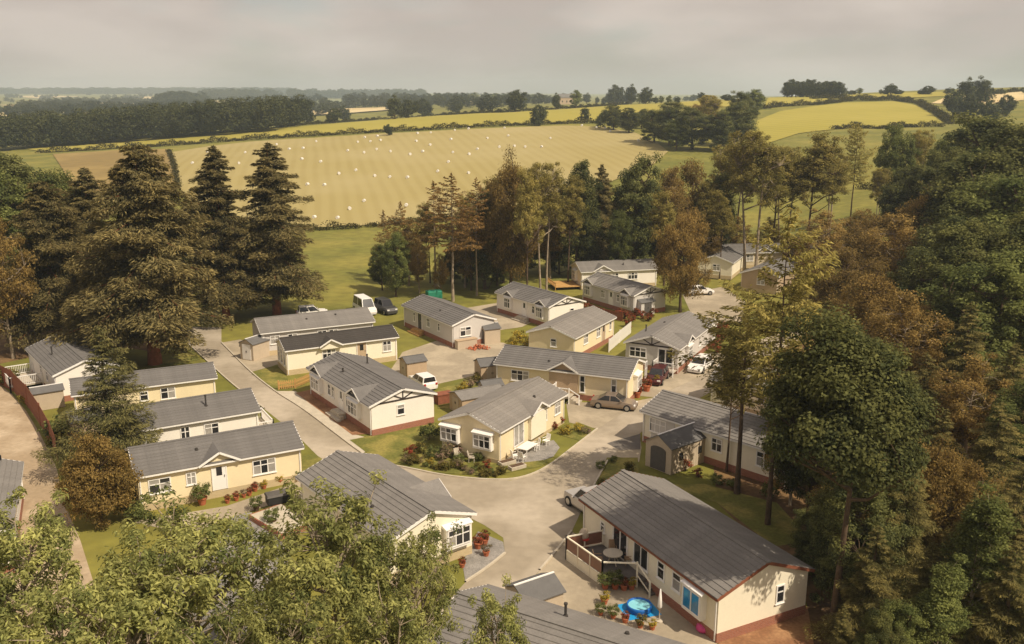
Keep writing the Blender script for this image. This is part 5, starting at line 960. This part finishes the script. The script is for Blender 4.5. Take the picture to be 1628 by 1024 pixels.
# ================================================================== VEHICLES
def car(label, px, rz, paint, L=4.2, Wd=1.75, Hh_=1.45, kind='hatch', cat='car', name='parked_car', world=None):
    p = at(*px) if world is None else Vector(world); r = empty(name, p, R(rz), label, cat); hw = Wd / 2
    pr = {'hatch': [(-.5, .35, .55, 0), (-.49, .80, .9, 0), (-.44, .95, .97, 1.0), (-.20, .96, 1, 1.0), (.05, .96, 1, .98), (.22, .95, 1, .0), (.42, .84, .97, 0), (.5, .55, .85, 0)],
          'saloon': [(-.5, .35, .6, 0), (-.49, .82, .9, 0), (-.36, .92, .97, .0), (-.18, .93, 1, .98), (.05, .93, 1, 1.0), (.24, .92, 1, .0), (.43, .80, .95, 0), (.5, .5, .82, 0)],
          'van': [(-.5, .4, .75, 0), (-.495, 1.0, .95, .97), (-.4, 1.05, 1, 1.0), (.0, 1.05, 1, 1.0), (.22, 1.05, 1, .98), (.36, 1.03, 1, 0), (.47, .9, .97, 0), (.5, .5, .85, 0)],
          'suv': [(-.5, .45, .7, 0), (-.495, .95, .93, .0), (-.46, 1.02, .98, .98), (-.2, 1.03, 1, 1.0), (.05, 1.03, 1, .99), (.2, 1.02, 1, .0), (.45, .96, .97, 0), (.5, .6, .85, 0)]}[kind]
    sc = .72 / .96 if kind in ('hatch', 'saloon') else .95
    b = MB(); nst = len(pr)
    def ring(x, belt, wf, z0=.22): w2 = hw * wf; return [(x, -w2 * .9, z0), (x, -w2, z0 + .18), (x, -w2, belt * .72), (x, -w2 * .94, belt), (x, w2 * .94, belt), (x, w2, belt * .72), (x, w2, z0 + .18), (x, w2 * .9, z0)]
    bl = [q[1] * .92 if kind in ('hatch', 'saloon') else q[1] for q in pr]
    for (xf, _, wf, _c), be in zip(pr, bl): b.v += ring(xf * L, be, wf)
    for i in range(nst - 1):
        for k in range(8): m = (k + 1) % 8; b.f.append((i * 8 + k, (i + 1) * 8 + k, (i + 1) * 8 + m, i * 8 + m))
    b.f += [tuple(range(8)), tuple(reversed(range((nst - 1) * 8, nst * 8)))]
    body = b.build('body', M[paint], r, bevel=.05)
    # cabin: stations with a roof
    st = [i for i, q in enumerate(pr) if q[3] > 0]; i0, i1 = st[0] - (0 if pr[st[0]][1] > .9 and kind != 'saloon' else 1), st[-1] + 1; cb_ = MB()
    xs = [pr[i0][0] * L + .02, pr[st[0]][0] * L + (.12 if kind != 'saloon' else .05), pr[st[-1]][0] * L, pr[i1][0] * L]; zb = max(bl[st[0]], bl[st[-1]]) - .02; zt = Hh_
    def cr(x, z, w2): return [(x, -w2, z), (x, w2, z)]
    lo = [(xs[0], -hw * .9, zb), (xs[3], -hw * .9, zb), (xs[3], hw * .9, zb), (xs[0], hw * .9, zb)]; hi = [(xs[1], -hw * .74, zt), (xs[2], -hw * .74, zt), (xs[2], hw * .74, zt), (xs[1], hw * .74, zt)]
    cab = MB().hexa(lo + hi).build('cabin', M[paint], r, bevel=.06)
    def inset(q, k=.1, off=.012):
        q = [Vector(a) for a in q]; c_ = sum(q, Vector()) / 4; n_ = (q[1] - q[0]).cross(q[2] - q[1]).normalized(); return [tuple(a + (c_ - a) * k + n_ * off) for a in q]
    def panel(q, nm, par, k=.1):
        f = inset(q, k, .012); g_ = inset(q, k, -.02); MB().hexa(g_ + f).build(nm, M['pane_dark'], par)
    panel([lo[1], lo[2], hi[2], hi[1]], 'windscreen', cab, .1); panel([lo[3], lo[0], hi[0], hi[3]], 'rear_window', cab, .14)
    for a_, b_, c_, d_ in ((lo[0], lo[1], hi[1], hi[0]), (lo[2], lo[3], hi[3], hi[2])):
        a_, b_, c_, d_ = map(Vector, (a_, b_, c_, d_)); m1, m2 = (a_ + b_) / 2, (c_ + d_) / 2; panel([a_, m1, m2, d_], 'side_window', cab, .13); panel([m1, b_, c_, m2], 'side_window', cab, .13)
    wr = .33 if kind in ('hatch', 'saloon') else .38
    for xw in (-.31 * L, .32 * L):
        for q in (-1, 1):
            o = MB().lathe([(wr * .62, -.1), (wr, -.1), (wr, .1), (wr * .62, .1)], 18).build('wheel', M['tyre'], r); o.location = (xw, q * (hw - .07), wr); o.rotation_euler = (R(90), 0, 0); m_ = MB().lathe([(.02, .0), (wr * .62, .0), (wr * .62, .112), (wr * .4, .118), (.02, .112)], 12).build('rim', M['rim'], o); m_.rotation_euler = (0 if q < 0 else math.pi, 0, 0)
    for q in (-1, 1):
        MB().box(L * .46, L * .487, q * hw * .66 - .16, q * hw * .66 + .16, bl[-2] * .68, bl[-2] * .86).build('headlight', M['upvc'], r); MB().box(-L * .503, -L * .478, q * hw * .72 - .1, q * hw * .72 + .1, .62, .82).build('tail_light', M['red'], r)
        MB().box(L * .17, L * .2, q * (hw + .02) - .09, q * (hw + .02) + .09, .88, 1.0).build('mirror', M[paint], r)
    return r
pm('paint_white', (.80, .77, .72), .25, .02, 1, spec=.5); pm('paint_bronze', (.33, .26, .20), .28, .03, 1, spec=.5, metal=.5); pm('paint_dark', (.05, .048, .045), .3, .05, 1, spec=.5); pm('paint_red', (.07, .012, .012), .3, .05, 1, spec=.5); pm('paint_silver', (.50, .47, .43), .3, .03, 1, spec=.5, metal=.4)
car('bronze-silver coupe parked before the long cream home', (976, 648), -18, 'paint_bronze', 4.3, 1.75, 1.35, 'saloon'); car('white hatchback parked beside the half-timbered home', (1113, 588), -122, 'paint_white', 3.9, 1.72, 1.42, 'hatch'); car('dark red car parked in the shade behind the long cream home', (1045, 606), -112, 'paint_red', 4.0, 1.7, 1.42, 'hatch')
car('white van parked beyond the long grey home', (580, 497), -62, 'paint_white', 4.9, 1.95, 2.15, 'van', 'van', 'parked_van'); car('dark off-roader parked beside the white van', (613, 497), -55, 'paint_dark', 4.2, 1.8, 1.85, 'suv'); car('silver off-roader half hidden at the end of the brown-roofed home', (938, 812), 120, 'paint_silver', 4.4, 1.85, 1.75, 'suv'); car('white car behind the long grey home', (497, 503), 20, 'paint_white', 4.2, 1.75, 1.5, 'hatch'); car('white car on the back lane beside the golden tree', (1112, 468), 10, 'paint_white', 4.1, 1.75, 1.45, 'hatch')
car('white car tucked behind the timbered white home', (672, 614), 120, 'paint_white', 4.0, 1.72, 1.4, 'hatch')
# ================================================================== SMALL THINGS
def round_table(label, p, z, mat='stone', rr=.6):
    r = empty('garden_table', (p.x, p.y, z), 0, label, 'table'); MB().lathe([(.02, .68), (rr, .68), (rr, .73), (.02, .73)], 24).build('table_top', M[mat], r); 
    for k in range(4): a = k * math.pi / 2 + .4; MB().beam((.1 * math.cos(a), .1 * math.sin(a), .68), (.42 * math.cos(a), .42 * math.sin(a), 0), .05, .05).build('leg', M[mat], r)
def chair(label, p, z, rz, mat='upvc', group='garden chairs'):
    r = empty('garden_chair', (p.x, p.y, z), rz, label, 'chair', group); MB().box(-.24, .24, -.24, .24, .42, .46).build('seat', M[mat], r); 
    MB().hexa([(-.24, .2, .46), (.24, .2, .46), (.24, .24, .46), (-.24, .24, .46), (-.22, .32, .95), (.22, .32, .95), (.22, .36, .95), (-.22, .36, .95)]).build('backrest', M[mat], r)
    for a in (-.21, .21):
        for b in (-.21, .21): MB().box(a - .02, a + .02, b - .02, b + .02, 0, .42).build('leg', M[mat], r)
        MB().box(a - .02, a + .02, -.22, .24, .63, .66).build('armrest', M[mat], r)
t0 = at(974, 884 + 12, DZ); round_table('round pale table on the dark raised deck', t0, DZ, 'kerb')
chair('wicker chair behind the round deck table', t0 + Vector((.1, .95, 0)), DZ, 0, 'wood'); chair('chair right of the round deck table', t0 + Vector((.95, -.1, 0)), DZ, -1.5, 'wood'); chair('chair left of the round deck table', t0 + Vector((-.9, -.2, 0)), DZ, 1.6, 'wood')
e = at(928, 868, DZ); r = empty('hanging_egg_chair', (e.x, e.y, DZ), .6, 'tall cream egg chair at the back of the deck', 'chair'); r.scale = (.8, .8, .8); MB().lathe([(.08, .5), (.3, .6), (.4, .9), (.38, 1.15), (.24, 1.42), (.05, 1.5)], 16).build('shell', M['shed'], r, True); MB().lathe([(.45, 0), (.45, .04), (.05, .06), (.05, .52)], 16).build('stand', M['timber_red'], r); MB().lathe([(.3, .62), (.34, .7), (.2, .76)], 12, (0, -.18)).build('cushion', M['red'], r)
g_ = at(962, 858, DZ); r = empty('barbecue', (g_.x, g_.y, DZ), .5, 'dark barbecue with side shelf against the deck wall', 'barbecue'); MB().box(-.4, .4, -.28, .28, .5, .9).build('hood', M['black'], r, bevel=.08); MB().box(-.38, .38, -.26, .26, .06, .5).build('cabinet', M['rim'], r); MB().box(.41, .75, -.25, .25, .78, .82).build('side_shelf', M['rim'], r)
tp = at(838, 722); r = empty('garden_table', tp, R(59), 'white rectangular table on the patio of the corner home', 'table'); MB().box(-.9, .9, -.5, .5, .7, .75).build('table_top', M['upvc'], r)
for a in (-.8, .8):
    for b in (-.42, .42): MB().box(a - .03, a + .03, b - .03, b + .03, 0, .7).build('leg', M['upvc'], r)
for i, (x, y, rz) in enumerate([(822, 722, 1.0), (830, 734, 2.6), (852, 715, -1.2), (868, 708, -.8), (818, 732, 2.0)]): chair('white chair ' + ['left of', 'in front of', 'right of', 'farthest right of', 'nearest the kerb by'][i] + ' the white patio table', at(x, y), 0, rz)
for i, (x, y) in enumerate([(728, 732), (750, 735)]): chair('pale chair under the ' + ('left', 'right') [i] + ' bay window of the corner home', at(x, y), 0, .5 + i, 'stone')
for x, y, lb in ((806, 738, 'left'), (822, 745, 'right')): p = at(x, y); r = empty('planter_box', p, .6, lb + ' pale stone planter box at the patio edge', 'planter'); MB().box(-.7, .7, -.3, .3, 0, .3).build('box', M['stone'], r, bevel=.02); MB().box(-.6, .6, -.22, .22, .3, .32).build('soil', M['soil'], r)
pp = at(1016, 970); r = empty('paddling_pool', pp, .3, 'round blue paddling pool on a blue groundsheet', 'paddling pool'); MB().box(-1.0, 1.0, -.85, .85, .022, .03).build('groundsheet', M['blue'], r); MB().lathe([(.62, .03), (.72, .1), (.7, .2), (.74, .3), (.7, .4), (.66, .4), (.62, .3), (.62, .05)], 28).build('wall', M['blue_dark'], r, True); MB().lathe([(.02, .3), (.64, .3), (.64, .31), (.02, .31)], 28).build('water', M['water'], r)
pp = at(1048, 988); r = empty('folded_parasol', pp, 0, 'closed pale parasol standing on the paved yard', 'parasol'); MB().lathe([(.22, 0), (.22, .08), (.04, .12), (.03, .5)], 14).build('base', M['stone'], r); MB().lathe([(.025, .1), (.025, 1.9)], 8).build('pole', M['wood'], r); MB().lathe([(.05, .8), (.13, .9), (.1, 1.4), (.04, 1.95), (.01, 2.0)], 12).build('canopy', M['upvc'], r, True)
pp = at(1118, 1003); r = empty('toy_heap', pp, 0, 'pink and white toys heaped at the brown-roofed home corner', 'toys'); MB().lathe([(.3, 0), (.42, .15), (.36, .35), (.1, .45)], 14).build('ball_tub', M['pink'], r, True); MB().lathe([(.02, 0), (.2, .08), (.24, .2), (.14, .36), (.02, .4)], 12, (.55, -.1)).build('ball', M['upvc'], r, True)
pp = at(862, 606, .3); r = empty('teal_parasol', (pp.x, pp.y, 0), 0, 'closed teal parasol against the long cream home', 'parasol'); MB().lathe([(.025, 0), (.025, 2.3)], 8).build('pole', M['wood'], r); MB().lathe([(.3, .9), (.26, 1.0), (.16, 1.8), (.03, 2.3)], 12).build('canopy', M['teal'], r, True)
pp = at(690, 478); r = empty('green_tank', pp, .4, 'green storage tank behind the grey home', 'tank'); MB().box(-1.1, 1.1, -.7, .7, .1, 1.5).build('body', M['green_paint'], r, bevel=.15); MB().box(-1.15, 1.15, -.75, .75, 0, .1).build('base', M['stone'], r)
g0 = at(760, 554); r = empty('rubble_heap', g0, 0, 'heap of red brick rubble beside the arched shed', 'rubble'); random.seed(9)
br = MB().box(-.11, .11, -.05, .05, 0, .07).mesh('brick', M['terracotta'])
for i in range(90): o = bpy.data.objects.new('brick', br); COL.objects.link(o); o.parent = r; a = random.random() * 6.28; q = random.random() ** .7 * 1.1; o.location = (q * math.cos(a) * 1.3, q * math.sin(a), max(0, .45 * (1.1 - q)) * random.random()); o.rotation_euler = (random.uniform(-.6, .6), random.uniform(-.6, .6), random.random() * 6); o.scale = (1.3, 1.3, 1.3)
pp = at(741, 553); r = empty('brick_pillar_wall', pp, R(33), 'low rendered wall with capping at the grey home gable', 'wall'); MB().box(-1.3, 1.3, -.35, .35, 0, 1.0).build('body', M['shed'], r); MB().box(-1.36, 1.36, -.41, .41, 1.0, 1.08).build('coping', M['tan'], r)
pp = at(445, 805); r = empty('storage_trunk', pp, R(28), 'black storage trunk on the raised bed', 'trunk'); MB().box(-.9, .9, -.45, .45, .35, .95).build('body', M['black'], r, bevel=.05); MB().hexa([(-.95, -.5, .95), (.95, -.5, .95), (.95, .5, .95), (-.95, .5, .95), (-.9, -.4, 1.08), (.9, -.4, 1.08), (.9, .4, 1.1), (-.9, .4, 1.1)]).build('lid', M['shed_door'], r)
b0, b1 = at(395, 826), at(448, 858); dd = (b1 - b0).normalized(); pr_ = Vector((-dd.y, dd.x, 0)); pr_ = pr_ if pr_.x > 0 else -pr_; r = empty('raised_bed', b0, 0, 'brick-edged raised bed with pale stones beside the gravel drive', 'raised bed'); Lb = (b1 - b0).length
q = [Vector((0, 0, 0)), dd * Lb, dd * Lb + pr_ * 2.6, pr_ * 2.6]; q = q if (q[1].cross(q[2])).z > 0 else q[::-1]
MB().hexa([tuple(v) for v in q] + [tuple(v + Vector((0, 0, .35))) for v in q]).build('brick_edge', M['brick'], r); cc = sum(q, Vector()) / 4; MB().hexa([tuple(cc + (v - cc) * .93 + Vector((0, 0, .3))) for v in q] + [tuple(cc + (v - cc) * .93 + Vector((0, 0, .37))) for v in q]).build('stone_top', M['kerb'], r)
pots([(408, 812, 'shrub_green', 'clipped ball plant pot at the left of the raised bed', 1.1), (433, 836, 'shrub_green', 'clipped plant pot at the front of the raised bed', 1.3)], 'pots by the raised bed', 'soil')
pp = at(705, 640); r = empty('red_planter_box', pp, R(30), 'dark red wooden box with washing behind the corner home', 'box'); MB().box(-.8, .8, -.5, .5, 0, .9).build('body', M['timber_red'], r, bevel=.03); MB().box(-.85, .85, -.55, .55, .9, .98).build('lid', M['timber_red'], r)
pp = at(735, 634); r = empty('blue_tarpaulin', pp, 0, 'crumpled blue tarpaulin behind the corner home', 'tarpaulin'); g9 = np.random.default_rng(2); tb = MB(); nn_ = 9
for i in range(nn_):
    for j in range(nn_): tb.v.append(((i / 8 - .5) * 1.8, (j / 8 - .5) * 1.3, .1 + .55 * math.exp(-((i - 4) ** 2 + (j - 4) ** 2) / 7) + .12 * g9.random()))
tb.f = [(i * nn_ + j, (i + 1) * nn_ + j, (i + 1) * nn_ + j + 1, i * nn_ + j + 1) for i in range(nn_ - 1) for j in range(nn_ - 1)]; tb.build('sheet', M['blue'], r, True)
for i, (x, y, yt) in enumerate([(8, 800, 742), ]):
    p = at(x, y); r = empty('lamp_post', p, 0, 'thin dark lamp post on the track at the left edge', 'lamp post'); MB().lathe([(.07, 0), (.05, .4), (.04, 3.2)], 8).build('pole', M['black'], r); MB().lathe([(.05, 3.2), (.16, 3.3), (.18, 3.6), (.04, 3.75)], 10).build('lantern', M['black'], r)
p = gnd(899, 166); r = empty('far_farmhouse', p, .3, 'pinkish farmhouse on the skyline among hazy trees', 'house'); MB().box(-8, 8, -4, 4, 0, 7).build('wall', M['tan'], r); mb = MB(); mb.v = [(-8.4, -4.5, 7), (8.4, -4.5, 7), (8.4, 4.5, 7), (-8.4, 4.5, 7), (-8.4, 0, 11), (8.4, 0, 11)]; mb.f = [(0, 1, 5, 4), (2, 3, 4, 5), (0, 4, 3), (1, 2, 5), (3, 2, 1, 0)]; mb.build('roof', M['roof_slate'], r)
for k in (-5, 0, 5): MB().box(k - .6, k + .6, -4.06, -3.98, 2, 4).build('window', M['pane_dark'], r)
# ================================================================== HAZE
hb = MB().box(-8200, 8200, -120, 5750, -12, 150).build('haze', None); tag(hb, 'thin pale summer haze', kind='stuff')
hm = bpy.data.materials.new('haze'); hm.use_nodes = True; t = hm.node_tree; t.nodes.clear(); o_ = t.nodes.new('ShaderNodeOutputMaterial'); v_ = t.nodes.new('ShaderNodeVolumePrincipled'); v_.inputs['Color'].default_value = (.74, .88, 1, 1); v_.inputs['Density'].default_value = .00022; v_.inputs['Anisotropy'].default_value = .2; t.links.new(v_.outputs[0], o_.inputs['Volume']); hb.data.materials.append(hm)
